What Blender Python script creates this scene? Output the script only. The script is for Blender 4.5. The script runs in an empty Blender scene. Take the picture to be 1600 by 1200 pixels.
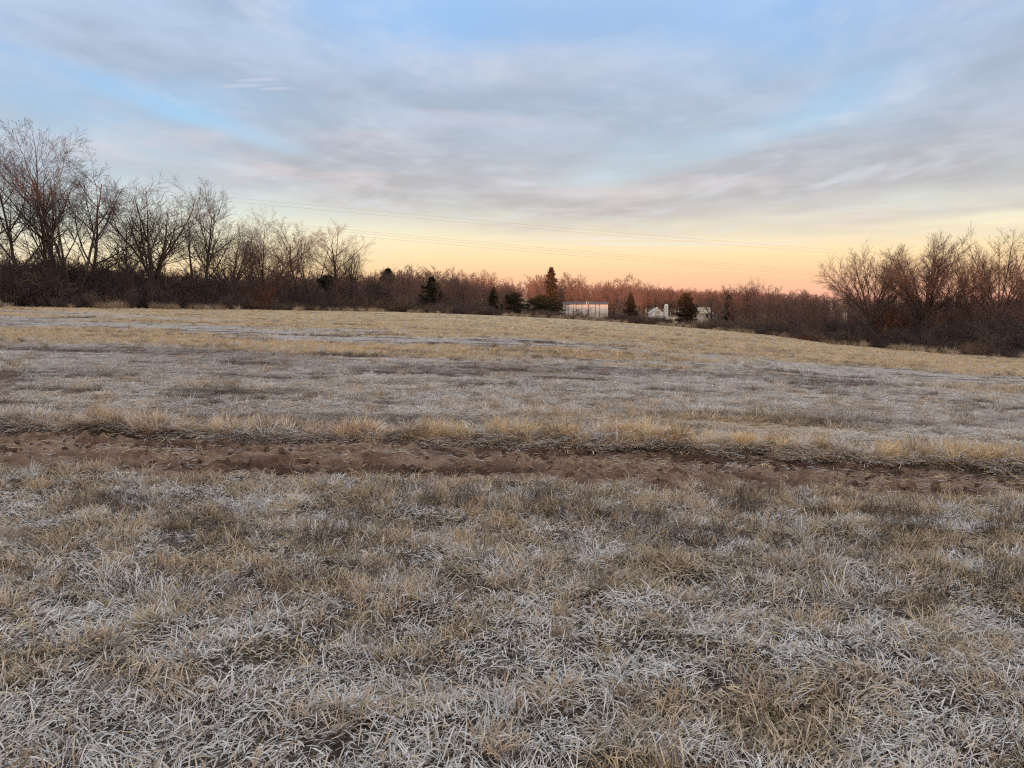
import bpy, math, random
import numpy as np
from mathutils import Vector, Matrix

sc = bpy.context.scene
COL = sc.collection
R = math.radians

# ------------------------------------------------------------------ camera
CAM_H = 1.6
F = 1202.0                       # focal length in pixels of the 1600 px wide photograph
PITCH = math.atan(130 / F)
cam_d = bpy.data.cameras.new('camera')
cam_d.sensor_width = 36.0
cam_d.lens = 36.0 * F / 1600.0
cam_d.clip_start = 0.05
cam_d.clip_end = 8000
cam = bpy.data.objects.new('camera', cam_d)
COL.objects.link(cam)
cam.location = (0, 0, CAM_H)
cam.rotation_euler = (math.pi / 2 - PITCH, 0, 0)
sc.camera = cam
CP, SP = math.cos(PITCH), math.sin(PITCH)


def at(px, py, Y):
    """world point at distance Y in front of the photographer, seen at pixel px, py"""
    cx, cy = (px - 800) / F, (600 - py) / F
    d = (cx, CP + cy * SP, -SP + cy * CP)
    k = Y / d[1]
    return Vector((d[0] * k, Y, CAM_H + d[2] * k))


# ------------------------------------------------------------------ sky and sun
EXPOSURE = 1.25                   # exposed for the shaded field
SUN_EL, SUN_AZ = 1.25, 186.0      # low sun behind the photographer
world = bpy.data.worlds.new('World')
sc.world = world
world.use_nodes = True
nt = world.node_tree
nt.nodes.clear()


def srgb(r, g, b):
    return tuple(((c / 255) / 12.92 if c / 255 <= 0.04045 else ((c / 255 + 0.055) / 1.055) ** 2.4) for c in (r, g, b)) + (1,)


class NB:
    """small helper for wiring nodes"""
    def __init__(s, nt):
        s.nt = nt

    def n(s, t, **kw):
        nd = s.nt.nodes.new(t)
        for k, v in kw.items():
            setattr(nd, k, v)
        return nd

    def l(s, a, b):
        s.nt.links.new(a, b)

    def m(s, op, a, b=None, c=None, clamp=False):
        nd = s.n('ShaderNodeMath', operation=op, use_clamp=clamp)
        for i, v in enumerate((a, b, c)):
            if v is None:
                continue
            if isinstance(v, (int, float)):
                nd.inputs[i].default_value = v
            else:
                s.l(v, nd.inputs[i])
        return nd.outputs[0]

    def mr(s, v, a, b, c=0.0, d=1.0, smooth=True):
        nd = s.n('ShaderNodeMapRange', interpolation_type='SMOOTHSTEP' if smooth else 'LINEAR')
        s.l(v, nd.inputs[0])
        for i, q in enumerate((a, b, c, d)):
            nd.inputs[i + 1].default_value = q
        return nd.outputs[0]

    def mix(s, f, a, b, blend='MIX'):
        nd = s.n('ShaderNodeMix', data_type='RGBA', blend_type=blend)
        for sock, v in ((nd.inputs[0], f), (nd.inputs[6], a), (nd.inputs[7], b)):
            if isinstance(v, (int, float)):
                sock.default_value = v
            elif isinstance(v, tuple):
                sock.default_value = v
            else:
                s.l(v, sock)
        return nd.outputs[2]

    def ramp(s, v, stops, interp='LINEAR'):
        nd = s.n('ShaderNodeValToRGB')
        cr = nd.color_ramp
        cr.interpolation = interp
        while len(cr.elements) < len(stops):
            cr.elements.new(0.5)
        for e, (p, c) in zip(cr.elements, stops):
            e.position = p
            e.color = c
        s.l(v, nd.inputs[0])
        return nd.outputs[0]

    def noise(s, vec, scale, detail=4, rough=0.5, dist=0.0, lac=2.0):
        nd = s.n('ShaderNodeTexNoise')
        nd.inputs['Scale'].default_value = scale
        nd.inputs['Detail'].default_value = detail
        nd.inputs['Roughness'].default_value = rough
        nd.inputs['Distortion'].default_value = dist
        nd.inputs['Lacunarity'].default_value = lac
        if vec is not None:
            s.l(vec, nd.inputs['Vector'])
        return nd

    def mapping(s, vec, loc=(0, 0, 0), rot=(0, 0, 0), scale=(1, 1, 1), kind='POINT'):
        nd = s.n('ShaderNodeMapping', vector_type=kind)
        nd.inputs['Location'].default_value = loc
        nd.inputs['Rotation'].default_value = rot
        nd.inputs['Scale'].default_value = scale
        s.l(vec, nd.inputs['Vector'])
        return nd.outputs[0]


w = NB(nt)
tc = w.n('ShaderNodeTexCoord')
sep = w.n('ShaderNodeSeparateXYZ')
w.l(tc.outputs['Generated'], sep.inputs[0])
Z = w.m('MAXIMUM', sep.outputs[2], 0.0)
# flat cloud sheet: intersection of the view ray with a level layer of unit height
zz = w.m('ADD', Z, 0.012)
PX = w.m('DIVIDE', sep.outputs[0], zz)
PY = w.m('DIVIDE', sep.outputs[1], zz)
cmb = w.n('ShaderNodeCombineXYZ')
w.l(PX, cmb.inputs[0])
w.l(PY, cmb.inputs[1])
cmb.inputs[2].default_value = 1.0
P = cmb.outputs[0]


def dot(vec, c):
    d = w.n('ShaderNodeVectorMath', operation='DOT_PRODUCT')
    w.l(vec, d.inputs[0])
    d.inputs[1].default_value = c
    return d.outputs['Value']


def lay(vec, loc, rot, scale):
    """turned and stretched copy of the sheet coordinates (vec carries 1 in z)"""
    c, s = math.cos(R(rot)), math.sin(R(rot))
    q = w.n('ShaderNodeCombineXYZ')
    w.l(dot(vec, (c * scale[0], -s * scale[1], loc[0])), q.inputs[0])
    w.l(dot(vec, (s * scale[0], c * scale[1], loc[1])), q.inputs[1])
    return q.outputs[0]


def cn(vec, detail, rough=0.5):
    nd = w.noise(vec, 1.0, detail, rough)
    nd.noise_dimensions = '2D'
    return nd


zr = w.m('MULTIPLY', Z, 1.6)
# clear twilight sky by height, lightened overhead to brighten the ground
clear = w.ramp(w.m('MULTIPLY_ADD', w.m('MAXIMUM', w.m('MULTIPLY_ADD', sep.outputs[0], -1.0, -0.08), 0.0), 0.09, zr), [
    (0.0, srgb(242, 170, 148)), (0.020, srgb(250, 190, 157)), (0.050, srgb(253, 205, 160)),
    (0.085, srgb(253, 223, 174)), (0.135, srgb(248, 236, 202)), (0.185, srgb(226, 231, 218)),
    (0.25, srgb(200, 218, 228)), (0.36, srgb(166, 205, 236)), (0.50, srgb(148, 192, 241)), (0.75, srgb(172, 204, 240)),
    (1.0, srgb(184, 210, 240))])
# cloud tint by height: mauve grey low, blue grey higher up, brightened overhead to light the ground
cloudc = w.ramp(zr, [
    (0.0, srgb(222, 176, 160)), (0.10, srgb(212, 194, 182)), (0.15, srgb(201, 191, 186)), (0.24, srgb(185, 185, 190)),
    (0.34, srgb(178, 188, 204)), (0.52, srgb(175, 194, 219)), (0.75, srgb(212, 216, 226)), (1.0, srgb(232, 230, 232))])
# warped sheet coordinates
wn = cn(lay(P, (0, 0), 0, (0.35, 0.35)), 1.0)
warp = w.n('ShaderNodeVectorMath', operation='MULTIPLY_ADD')
w.l(wn.outputs['Color'], warp.inputs[0])
warp.inputs[1].default_value = (0.9, 0.9, 0)
w.l(P, warp.inputs[2])
PW = warp.outputs[0]
big = cn(lay(PW, (5.1, 0.4), 40, (0.50, 0.30)), 2).outputs[0]
mid = cn(lay(PW, (7.3, 2.2), 38, (0.75, 0.58)), 4, 0.55).outputs[0]
fine = cn(lay(PW, (1.3, 8.2), 42, (1.9, 1.3)), 5, 0.6).outputs[0]
# the sheet ends towards the horizon along a bowed edge
dx = w.m('SUBTRACT', PX, 1.5)
dxl = w.m('MINIMUM', dx, 0.0)
edge = w.m('MULTIPLY_ADD', w.m('MULTIPLY', dx, dx), 0.06, PY)
edge = w.m('MULTIPLY_ADD', w.m('MULTIPLY', dxl, dxl), 0.16, edge)
edge = w.m('ADD', edge, w.m('MULTIPLY', w.m('SUBTRACT', mid, 0.5), 4.0))
deck = w.mr(edge, 6.6, 13.4, 1.0, 0.0)
cov = w.m('MULTIPLY_ADD', big, 0.48, w.m('MULTIPLY_ADD', mid, 0.40, w.m('MULTIPLY', fine, 0.24)))


def gap(px, py, rx, ry, rot, amt):
    """a soft patch in the cloud sheet: a hole, or a thickening where amt is negative"""
    c, s = math.cos(R(rot)), math.sin(R(rot))
    u = dot(P, (c / rx, s / rx, -(c * px + s * py) / rx))
    v = dot(P, (-s / ry, c / ry, (s * px - c * py) / ry))
    k = w.m('MAXIMUM', w.m('SUBTRACT', 1.0, w.m('MULTIPLY_ADD', u, u, w.m('MULTIPLY', v, v))), 0.0)
    return w.m('MULTIPLY', w.m('MULTIPLY', k, k), amt)


holes = None
for g in ((-1.55, 4.3, 0.26, 2.3, -16, 0.19), (-0.45, 2.6, 0.7, 0.9, 0, 0.20), (0.95, 2.8, 0.6, 1.1, -15, 0.16),
          (1.45, 4.4, 0.45, 2.0, 14, 0.20), (0.8, 5.6, 0.5, 1.9, 10, 0.12), (5.6, 8.2, 2.0, 1.3, -50, 0.34),
          (2.6, 3.6, 1.0, 1.7, -30, -0.25), (0.3, 8.6, 1.9, 3.0, 0, -0.25), (-1.3, 6.4, 1.0, 1.9, 20, -0.30), (-1.3, 3.0, 0.8, 0.9, 0, -0.12)):
    v = gap(*g)
    holes = v if holes is None else w.m('ADD', holes, v)
cov = w.m('SUBTRACT', cov, holes)
alpha = w.mr(cov, 0.20, 0.66)
alpha = w.m('MULTIPLY', w.m('MULTIPLY', alpha, deck), 0.95)
# pink undersides and pale wisps
pink = w.mr(cn(lay(PW, (4.4, 0.6), 20, (0.5, 0.6)), 3).outputs[0], 0.52, 0.72)
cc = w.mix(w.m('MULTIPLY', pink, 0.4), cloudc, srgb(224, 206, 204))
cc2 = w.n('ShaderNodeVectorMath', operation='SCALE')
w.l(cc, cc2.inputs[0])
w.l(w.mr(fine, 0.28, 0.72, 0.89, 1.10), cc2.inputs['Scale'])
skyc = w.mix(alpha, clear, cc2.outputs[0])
wisp = w.mr(cn(lay(PW, (2.4, 5.6), 40, (1.5, 0.8)), 5, 0.58).outputs[0], 0.52, 0.80)
wisp = w.m('MULTIPLY', w.m('MULTIPLY', wisp, deck), 0.48)
skyc = w.mix(wisp, skyc, srgb(218, 224, 232))
# a bright fan of streaks low over the far woods
fan = gap(2.3, 11.4, 2.9, 1.1, 14, 1.6)
fans = w.mr(cn(lay(P, (0, 0), -14, (0.30, 2.6)), 2).outputs[0], 0.44, 0.62)
skyc = w.mix(w.m('MINIMUM', w.m('MULTIPLY', fan, fans), 0.75), skyc, srgb(240, 232, 216))
for (a, b, rx, ry, rot) in ((-1.20, 3.55, 0.11, 0.028, -8), (-1.12, 3.47, 0.10, 0.022, -8), (-1.07, 3.60, 0.08, 0.018, -8)):
    skyc = w.mix(w.m('MINIMUM', gap(a, b, rx * 1.3, ry * 1.6, rot, 0.5), 0.28), skyc, srgb(226, 222, 232))
sky = w.n('ShaderNodeTexSky', sky_type='NISHITA')
sky.sun_disc = False
sky.sun_elevation = R(SUN_EL)
sky.sun_rotation = R(SUN_AZ)
sky.air_density = 1.0
sky.dust_density = 1.5
glow = w.n('ShaderNodeVectorMath', operation='SCALE')
w.l(sky.outputs[0], glow.inputs[0])
glow.inputs['Scale'].default_value = 0.15
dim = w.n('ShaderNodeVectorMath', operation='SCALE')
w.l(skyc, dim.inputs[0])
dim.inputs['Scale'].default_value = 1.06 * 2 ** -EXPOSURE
glow_cap = w.n('ShaderNodeVectorMath', operation='MINIMUM')      # caps the brightest glow round the sun to avoid speckle
w.l(glow.outputs[0], glow_cap.inputs[0])
glow_cap.inputs[1].default_value = (1.6, 1.25, 0.8)
skymax = w.mix(1.0, dim.outputs[0], glow_cap.outputs[0], 'LIGHTEN')
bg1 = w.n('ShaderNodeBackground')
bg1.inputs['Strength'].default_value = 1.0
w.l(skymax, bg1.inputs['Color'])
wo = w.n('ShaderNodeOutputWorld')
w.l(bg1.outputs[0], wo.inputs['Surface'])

sun_d = bpy.data.lights.new('sun', 'SUN')
sun_d.energy = 2.0
sun_d.angle = R(0.5)
sun_d.color = (1.0, 0.47, 0.28)
sun = bpy.data.objects.new('sun', sun_d)
COL.objects.link(sun)
a = R(SUN_AZ)
sdir = Vector((math.sin(a) * math.cos(R(SUN_EL)), math.cos(a) * math.cos(R(SUN_EL)), math.sin(R(SUN_EL))))
sun.rotation_euler = sdir.to_track_quat('Z', 'Y').to_euler()
sun.location = (0, -40, 30)

sc.view_settings.view_transform = 'Standard'
sc.view_settings.look = 'None'
sc.view_settings.exposure = EXPOSURE
sc.view_settings.gamma = 1.0
sc.view_settings.use_curve_mapping = False
sc.render.engine = 'CYCLES'
world.cycles.sampling_method = 'NONE'
sc.cycles.use_denoising = False
sc.cycles.filter_width = 1.2
sc.cycles.sample_clamp_indirect = 6.0
sc.cycles.max_bounces = 4
sc.cycles.diffuse_bounces = 3
sc.cycles.transparent_max_bounces = 4


# ------------------------------------------------------------------ noise and mesh helpers
def _hash(ix, iy, seed):
    h = (ix.astype(np.int64) * 374761393 + iy.astype(np.int64) * 668265263 + seed * 1442695041) & 0xFFFFFFFF
    h = ((h ^ (h >> 13)) * 1274126177) & 0xFFFFFFFF
    return ((h ^ (h >> 16)) & 0xFFFF) / 65535.0


def vnoise(x, y, seed=0):
    x = np.asarray(x, float); y = np.asarray(y, float)
    ix, iy = np.floor(x), np.floor(y)
    fx, fy = x - ix, y - iy
    fx = fx * fx * fx * (fx * (fx * 6 - 15) + 10); fy = fy * fy * fy * (fy * (fy * 6 - 15) + 10)
    a = _hash(ix, iy, seed); b = _hash(ix + 1, iy, seed)
    c = _hash(ix, iy + 1, seed); d = _hash(ix + 1, iy + 1, seed)
    return (a * (1 - fx) + b * fx) * (1 - fy) + (c * (1 - fx) + d * fx) * fy


def fbm(x, y, octv=4, seed=0, gain=0.5):
    s = 0; amp = 1; tot = 0
    x = np.asarray(x, float); y = np.asarray(y, float)
    for o in range(octv):
        s = s + amp * vnoise(x * 2 ** o + 17.3 * o, y * 2 ** o - 9.1 * o, seed + o * 31)
        tot += amp; amp *= gain
    return s / tot


def sstep(v, a, b):
    t = np.clip((np.asarray(v, float) - a) / (b - a), 0, 1)
    return t * t * (3 - 2 * t)


def mk_mesh(name, verts, quads=None, tris=None, mat=None, smooth=False):
    me = bpy.data.meshes.new(name)
    verts = np.asarray(verts, np.float32).reshape(-1, 3)
    q = np.asarray(quads if quads is not None else [], np.int32).reshape(-1, 4)
    t = np.asarray(tris if tris is not None else [], np.int32).reshape(-1, 3)
    me.vertices.add(len(verts))
    me.vertices.foreach_set('co', verts.ravel())
    loops = np.concatenate([q.ravel(), t.ravel()])
    me.loops.add(len(loops))
    me.loops.foreach_set('vertex_index', loops)
    me.polygons.add(len(q) + len(t))
    starts = np.concatenate([np.arange(len(q)) * 4, len(q) * 4 + np.arange(len(t)) * 3]).astype(np.int32)
    me.polygons.foreach_set('loop_start', starts)
    me.polygons.foreach_set('use_smooth', np.full(len(q) + len(t), smooth, bool))
    me.update(calc_edges=True)
    if mat is not None:
        me.materials.append(mat)
    return me


def attr(me, name, kind, data):
    at_ = me.attributes.new(name, kind, 'POINT')
    key = {'FLOAT': 'value', 'INT': 'value', 'FLOAT_VECTOR': 'vector', 'FLOAT_COLOR': 'color'}[kind]
    data = np.asarray(data)
    at_.data.foreach_set(key, data.astype(np.int32 if kind == 'INT' else np.float32).ravel())


def grid_mesh(name, X, Y, Zv, mat, smooth=True):
    ny, nx = X.shape
    v = np.stack([X, Y, Zv], -1).reshape(-1, 3)
    i = np.arange(ny - 1)[:, None] * nx + np.arange(nx - 1)[None]
    q = np.stack([i, i + 1, i + nx + 1, i + nx], -1).reshape(-1, 4)
    return mk_mesh(name, v, q, None, mat, smooth)


def link(name, me, parent=None):
    o = bpy.data.objects.new(name, me)
    COL.objects.link(o)
    if parent is not None:
        o.parent = parent
    return o


def tag(o, label=None, cat=None, group=None, kind=None):
    if label: o['label'] = label
    if cat: o['category'] = cat
    if group: o['group'] = group
    if kind: o['kind'] = kind
    return o


def empty(name, loc, rz=0.0, scale=(1, 1, 1)):
    o = bpy.data.objects.new(name, None)
    o.empty_display_size = 0.5
    COL.objects.link(o)
    o.location = loc
    o.rotation_euler = (0, 0, rz)
    o.scale = scale
    return o


# ------------------------------------------------------------------ materials
def new_mat(name):
    m = bpy.data.materials.new(name)
    m.use_nodes = True
    m.node_tree.nodes.clear()
    return m, NB(m.node_tree)


def principled(b, color, rough=0.85, normal=None, spec=0.2):
    p = b.n('ShaderNodeBsdfPrincipled')
    if isinstance(color, tuple):
        p.inputs['Base Color'].default_value = color
    else:
        b.l(color, p.inputs['Base Color'])
    p.inputs['Roughness'].default_value = rough
    p.inputs['Specular IOR Level'].default_value = spec
    if normal is not None:
        b.l(normal, p.inputs['Normal'])
    o = b.n('ShaderNodeOutputMaterial')
    b.l(p.outputs[0], o.inputs['Surface'])
    return p


def bark_mat(name, c1, c2, scale=6.0):
    m, b = new_mat(name)
    t = b.n('ShaderNodeTexCoord')
    n = b.noise(b.mapping(t.outputs['Object'], scale=(1, 1, 0.25)), scale, 5, 0.6)
    oi = b.n('ShaderNodeObjectInfo')
    f = b.m('ADD', b.m('MULTIPLY', n.outputs[0], 0.8), b.m('MULTIPLY', oi.outputs['Random'], 0.25), clamp=True)
    c = b.mix(f, c1, c2)
    bp = b.n('ShaderNodeBump')
    bp.inputs['Strength'].default_value = 0.6
    bp.inputs['Distance'].default_value = 0.05
    b.l(n.outputs[0], bp.inputs['Height'])
    principled(b, c, 0.9, bp.outputs[0], 0.1)
    return m


def blade_mat(name, instanced):
    m, b = new_mat(name)
    at1 = b.n('ShaderNodeAttribute', attribute_name='col', attribute_type='GEOMETRY')
    if instanced:
        at2 = b.n('ShaderNodeAttribute', attribute_name='tint', attribute_type='INSTANCER')
        c = b.mix(1.0, at1.outputs['Color'], at2.outputs['Color'], 'MULTIPLY')
    else:
        c = at1.outputs['Color']
    d = b.n('ShaderNodeBsdfDiffuse')
    t = b.n('ShaderNodeBsdfTranslucent')
    b.l(c, d.inputs['Color'])
    b.l(c, t.inputs['Color'])
    mx = b.n('ShaderNodeMixShader')
    mx.inputs[0].default_value = 0.15
    b.l(d.outputs[0], mx.inputs[1])
    b.l(t.outputs[0], mx.inputs[2])
    o = b.n('ShaderNodeOutputMaterial')
    b.l(mx.outputs[0], o.inputs['Surface'])
    return m


M_BLADE = blade_mat('frosted_blades', False)
M_TUFT = blade_mat('tuft_blades', True)
M_BARK = bark_mat('grey_brown_bark', (0.055, 0.040, 0.034, 1), (0.15, 0.11, 0.09, 1))
M_TWIGD = bark_mat('grey_twigs', (0.062, 0.048, 0.044, 1), (0.13, 0.095, 0.085, 1), 3.0)
M_TWIG = bark_mat('reddish_twigs', (0.16, 0.098, 0.078, 1), (0.29, 0.175, 0.135, 1), 3.0)
M_BRUSH = bark_mat('dark_brush', (0.075, 0.058, 0.058, 1), (0.17, 0.122, 0.115, 1), 2.0)
M_RUST = bark_mat('rust_twigs_sun_tint', (0.16, 0.06, 0.03, 1), (0.30, 0.12, 0.05, 1), 2.0)  # rust tone, also painting orange sunlight that comes through gaps


def needle_mat(name, c1, c2):
    m, b = new_mat(name)
    t = b.n('ShaderNodeTexCoord')
    n = b.noise(t.outputs['Object'], 2.2, 4, 0.6)
    c = b.mix(b.mr(n.outputs[0], 0.35, 0.65), c1, c2)
    principled(b, c, 0.8, None, 0.15)
    return m


M_CEDAR = needle_mat('cedar_needles', (0.018, 0.028, 0.018, 1), (0.075, 0.062, 0.036, 1))
M_PINE = needle_mat('pine_needles', (0.035, 0.035, 0.022, 1), (0.11, 0.065, 0.042, 1))


def flat_mat(name, c, rough=0.6, var=0.15, scale=4.0):
    m, b = new_mat(name)
    t = b.n('ShaderNodeTexCoord')
    n = b.noise(t.outputs['Object'], scale, 5, 0.6)
    dark = tuple(v * (1 - var) for v in c[:3]) + (1,)
    principled(b, b.mix(n.outputs[0], dark, c), rough, None, 0.3)
    return m


M_WHITE = flat_mat('white_siding', (0.80, 0.78, 0.75, 1))
M_CREAM = flat_mat('cream_siding', (0.60, 0.53, 0.44, 1))
M_ROOF = flat_mat('dark_roof', (0.12, 0.10, 0.10, 1))
M_TANROOF = flat_mat('tan_roof', (0.62, 0.52, 0.36, 1))
M_GREYROOF = flat_mat('pale_metal_roof', (0.60, 0.57, 0.55, 1), 0.45)
M_GLASS = flat_mat('window_glass', (0.03, 0.035, 0.04, 1), 0.08)
M_TRIM = flat_mat('grey_trim', (0.45, 0.43, 0.42, 1))
M_WIRE = flat_mat('wire', (0.35, 0.33, 0.33, 1), 0.5)
M_WOOD = flat_mat('weathered_wood', (0.30, 0.25, 0.20, 1), 0.9, 0.4)

# ------------------------------------------------------------------ terrain
E_PX = np.array([-900, -300, 0, 200, 400, 600, 700, 800, 900, 1000, 1100, 1200, 1300, 1400, 1500, 1600, 1900, 2500], float)
E_ROW = np.array([478, 478, 479, 482, 484, 487, 490, 494, 499, 506, 514, 524, 538, 547, 555, 561, 565, 560], float)
E_Y = np.array([52, 62, 70, 78, 95, 120, 130, 136, 136, 130, 119, 106, 92, 82, 74, 68, 60, 55], float)
E_TAN = (E_PX - 800) / F
E_Z = np.array([at(p, r, y).z for p, r, y in zip(E_PX, E_ROW, E_Y)])


def edge_of(tanv):
    return np.interp(tanv, E_TAN, E_Y), np.interp(tanv, E_TAN, E_Z)


def base_z(x, y):
    x = np.asarray(x, float); y = np.asarray(y, float)
    yy = np.maximum(y, 1.0)
    t = np.clip(x / yy, -1.4, 1.4)
    ey, ez = edge_of(t)
    f = np.clip(y / ey, 0, None)
    s = np.where(f < 1, f ** 1.25, 1 + (f - 1) * 0.25)
    s = np.minimum(s, 1.12)
    z = ez * s
    # past the crest the land falls away behind the middle of the field
    dip = np.exp(-((t - 0.12) / 0.32) ** 2)
    z = z - dip * (np.clip(y - ey - 2, 0, 60) * 0.026 + np.clip(y - ey - 62, 0, 240) * 0.013)
    z = np.where(y > 900, z + (y - 900) * 0.004, z)
    # unseen rise added behind the photographer, shaped to keep low sun off the field
    shade_ridge = 8.6 + 8.2 * sstep(-x, 24, 60) - 0.4 * sstep(x, -5, 25) + 2.2 * (fbm(x / 26.0, x * 0 + 3.3, 4, 77) - 0.5)
    rz = shade_ridge * np.exp(-((y + 170) / 62.0) ** 2)
    z = np.where(y < 1.0, z * np.clip(1 + (y - 1) / 20, 0, 1), z) + np.where(y < 0, rz, rz * np.clip(1 - y / 2, 0, 1))
    return z


def track_mid(x):
    return 7.68 - 0.048 * x + 0.10 * np.sin(x * 0.55 + 0.6)


def track_half(x):
    return 0.80 - 0.018 * np.clip(x, -12, 8) + 0.10 * (fbm(np.asarray(x) * 0.6, np.asarray(x) * 0 + 5, 3, 3) - 0.5)


def humm(x, y):
    """tussocky relief of the rough grass"""
    near = 1 - sstep(y, 12, 30)
    h = 0.13 * (fbm(x / 0.9, y / 0.65, 3, 11) - 0.5) + 0.10 * (fbm(x / 0.33, y / 0.28, 3, 21) - 0.5)
    return h * near * np.where(y > 9.2, 0.45, 1.0)


def track_w(x, y):
    """1 inside the dirt track"""
    d = np.abs(y - track_mid(x)) - track_half(x) + 0.42 * (fbm(x / 0.45, y / 0.22, 3, 151) - 0.5)
    return 1 - sstep(d, -0.16, 0.10)


def ground_z(x, y):
    z = base_z(x, y) + humm(x, y) * (1 - 0.85 * track_w(x, y))
    # low bank along the far side of the track
    d = y - track_mid(x) - track_half(x)
    z = z + 0.09 * np.exp(-((d - 0.22) / 0.28) ** 2)
    return z - 0.16 * track_w(x, y) * (np.abs(x) < 60)


def straw_mask(x, y):
    """0 frosted / brown field, 1 golden stubble"""
    n = fbm(x / 16 + 3.1, y / 6.5, 4, 41)
    n2 = fbm(x / 4.5, y / 2.0, 3, 43)
    s = (n - 0.5) * 3.4 + (n2 - 0.5) * 1.0 + (y - 23 + 0.45 * np.clip(x, -30, 45)) / 20.0
    s = s - 0.9 * sstep(-x - 18, 0, 16) * (1 - sstep(y, 52, 70)) - 0.15
    return sstep(s, -0.15, 0.55)


def brown_mask(x, y):
    n = fbm(x / 9 + 8.3, y / 3.2, 4, 51)
    b = (n - 0.60) * 4 + 0.45 * np.exp(-((x + 9) / 9) ** 2 - ((y - 23) / 8) ** 2)
    return sstep(b, -0.1, 0.7)


def streak_mask(x, y):
    """thin bare wheel marks running across the field"""
    n = fbm(x / 2.2 + y * 0.1, (y + 0.05 * x) / 0.36, 3, 61)
    k = sstep(n, 0.64, 0.72) * (1 - 0.5 * sstep(y, 30, 60))
    n = fbm(x / 4.5 + 4, (y + 0.09 * x) / 0.9, 4, 67)
    return np.maximum(k, sstep(n, 0.66, 0.74)) * (y > 8.6)


def graded(lo, hi, fine, growth, start=0.0):
    out = [start]; s = fine
    while out[-1] < hi:
        s *= growth(out[-1]) if callable(growth) else growth
        out.append(out[-1] + s)
    neg = [start]; s = fine
    while neg[-1] > lo:
        s *= growth(neg[-1]) if callable(growth) else growth
        neg.append(neg[-1] - s)
    return np.array(sorted(set(neg + out)))


gx = graded(-2600, 2600, 0.10, lambda v: 1.0 if abs(v) < 6.5 else 1.05)
gy = np.concatenate([-np.array(graded(0, 1500, 0.5, 1.09))[::-1][:-1], np.arange(0, 11, 0.085)])
ext = [gy[-1]]; s_ = 0.07
while ext[-1] < 4200:
    s_ *= 1.030
    ext.append(ext[-1] + s_)
gy = np.concatenate([gy, np.array(ext[1:])])
GX, GY = np.meshgrid(gx, gy)
GZ = ground_z(GX, GY)


def ground_mat():
    m, b = new_mat('frosted_field')
    t = b.n('ShaderNodeTexCoord')
    ob = t.outputs['Object']
    at_s = b.n('ShaderNodeAttribute', attribute_name='straw').outputs['Fac']
    at_b = b.n('ShaderNodeAttribute', attribute_name='brown').outputs['Fac']
    at_k = b.n('ShaderNodeAttribute', attribute_name='streak').outputs['Fac']
    at_n = b.n('ShaderNodeAttribute', attribute_name='near').outputs['Fac']
    n1 = b.noise(b.mapping(ob, scale=(2.0, 2.6, 1)), 3.6, 9, 0.74).outputs[0]
    n2 = b.noise(b.mapping(ob, scale=(0.5, 1.6, 1)), 1.1, 6, 0.62).outputs[0]
    n3 = b.noise(b.mapping(ob, scale=(1, 2.0, 1)), 28, 3, 0.6).outputs[0]
    frost = b.mix(b.mr(n1, 0.36, 0.64), (0.27, 0.22, 0.18, 1), (0.86, 0.81, 0.75, 1))
    brown = b.mix(b.mr(n1, 0.40, 0.66), (0.22, 0.165, 0.13, 1), (0.70, 0.64, 0.58, 1))
    straw = b.mix(b.mr(n1, 0.30, 0.66), (0.44, 0.34, 0.20, 1), (0.84, 0.68, 0.43, 1))
    straw = b.mix(b.mr(n2, 0.45, 0.7, 0, 0.6), straw, (0.64, 0.54, 0.42, 1))
    c = b.mix(at_b, frost, brown)
    c = b.mix(at_s, c, straw)
    c = b.mix(at_k, c, b.mix(n3, (0.10, 0.066, 0.052, 1), (0.22, 0.15, 0.12, 1)))
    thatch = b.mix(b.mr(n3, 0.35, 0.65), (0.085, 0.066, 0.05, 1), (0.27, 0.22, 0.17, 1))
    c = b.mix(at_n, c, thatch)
    bp = b.n('ShaderNodeBump')
    bp.inputs['Strength'].default_value = 0.9
    bp.inputs['Distance'].default_value = 0.09
    b.l(b.m('ADD', n1, b.m('MULTIPLY', n3, 0.5)), bp.inputs['Height'])
    principled(b, c, 0.95, bp.outputs[0], 0.05)
    return m


gm = grid_mesh('field', GX, GY, GZ, ground_mat())
attr(gm, 'straw', 'FLOAT', straw_mask(GX, GY))
attr(gm, 'brown', 'FLOAT', brown_mask(GX, GY))
attr(gm, 'streak', 'FLOAT', streak_mask(GX, GY))
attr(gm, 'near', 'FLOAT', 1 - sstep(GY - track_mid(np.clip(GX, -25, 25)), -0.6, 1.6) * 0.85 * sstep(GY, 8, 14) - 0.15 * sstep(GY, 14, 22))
tag(link('field', gm), 'frosted winter hay field of pale stubble running to the woods', 'field', kind='structure')

# ------------------------------------------------------------------ dirt track
tx = graded(-70, 70, 0.035, lambda v: 1.0 if abs(v) < 7.5 else 1.03)
tv = np.linspace(-1.0, 1.0, 84)
TX, TV = np.meshgrid(tx, tv)
TH = track_half(TX) + 0.22
TY = track_mid(TX) + TV * TH


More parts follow.
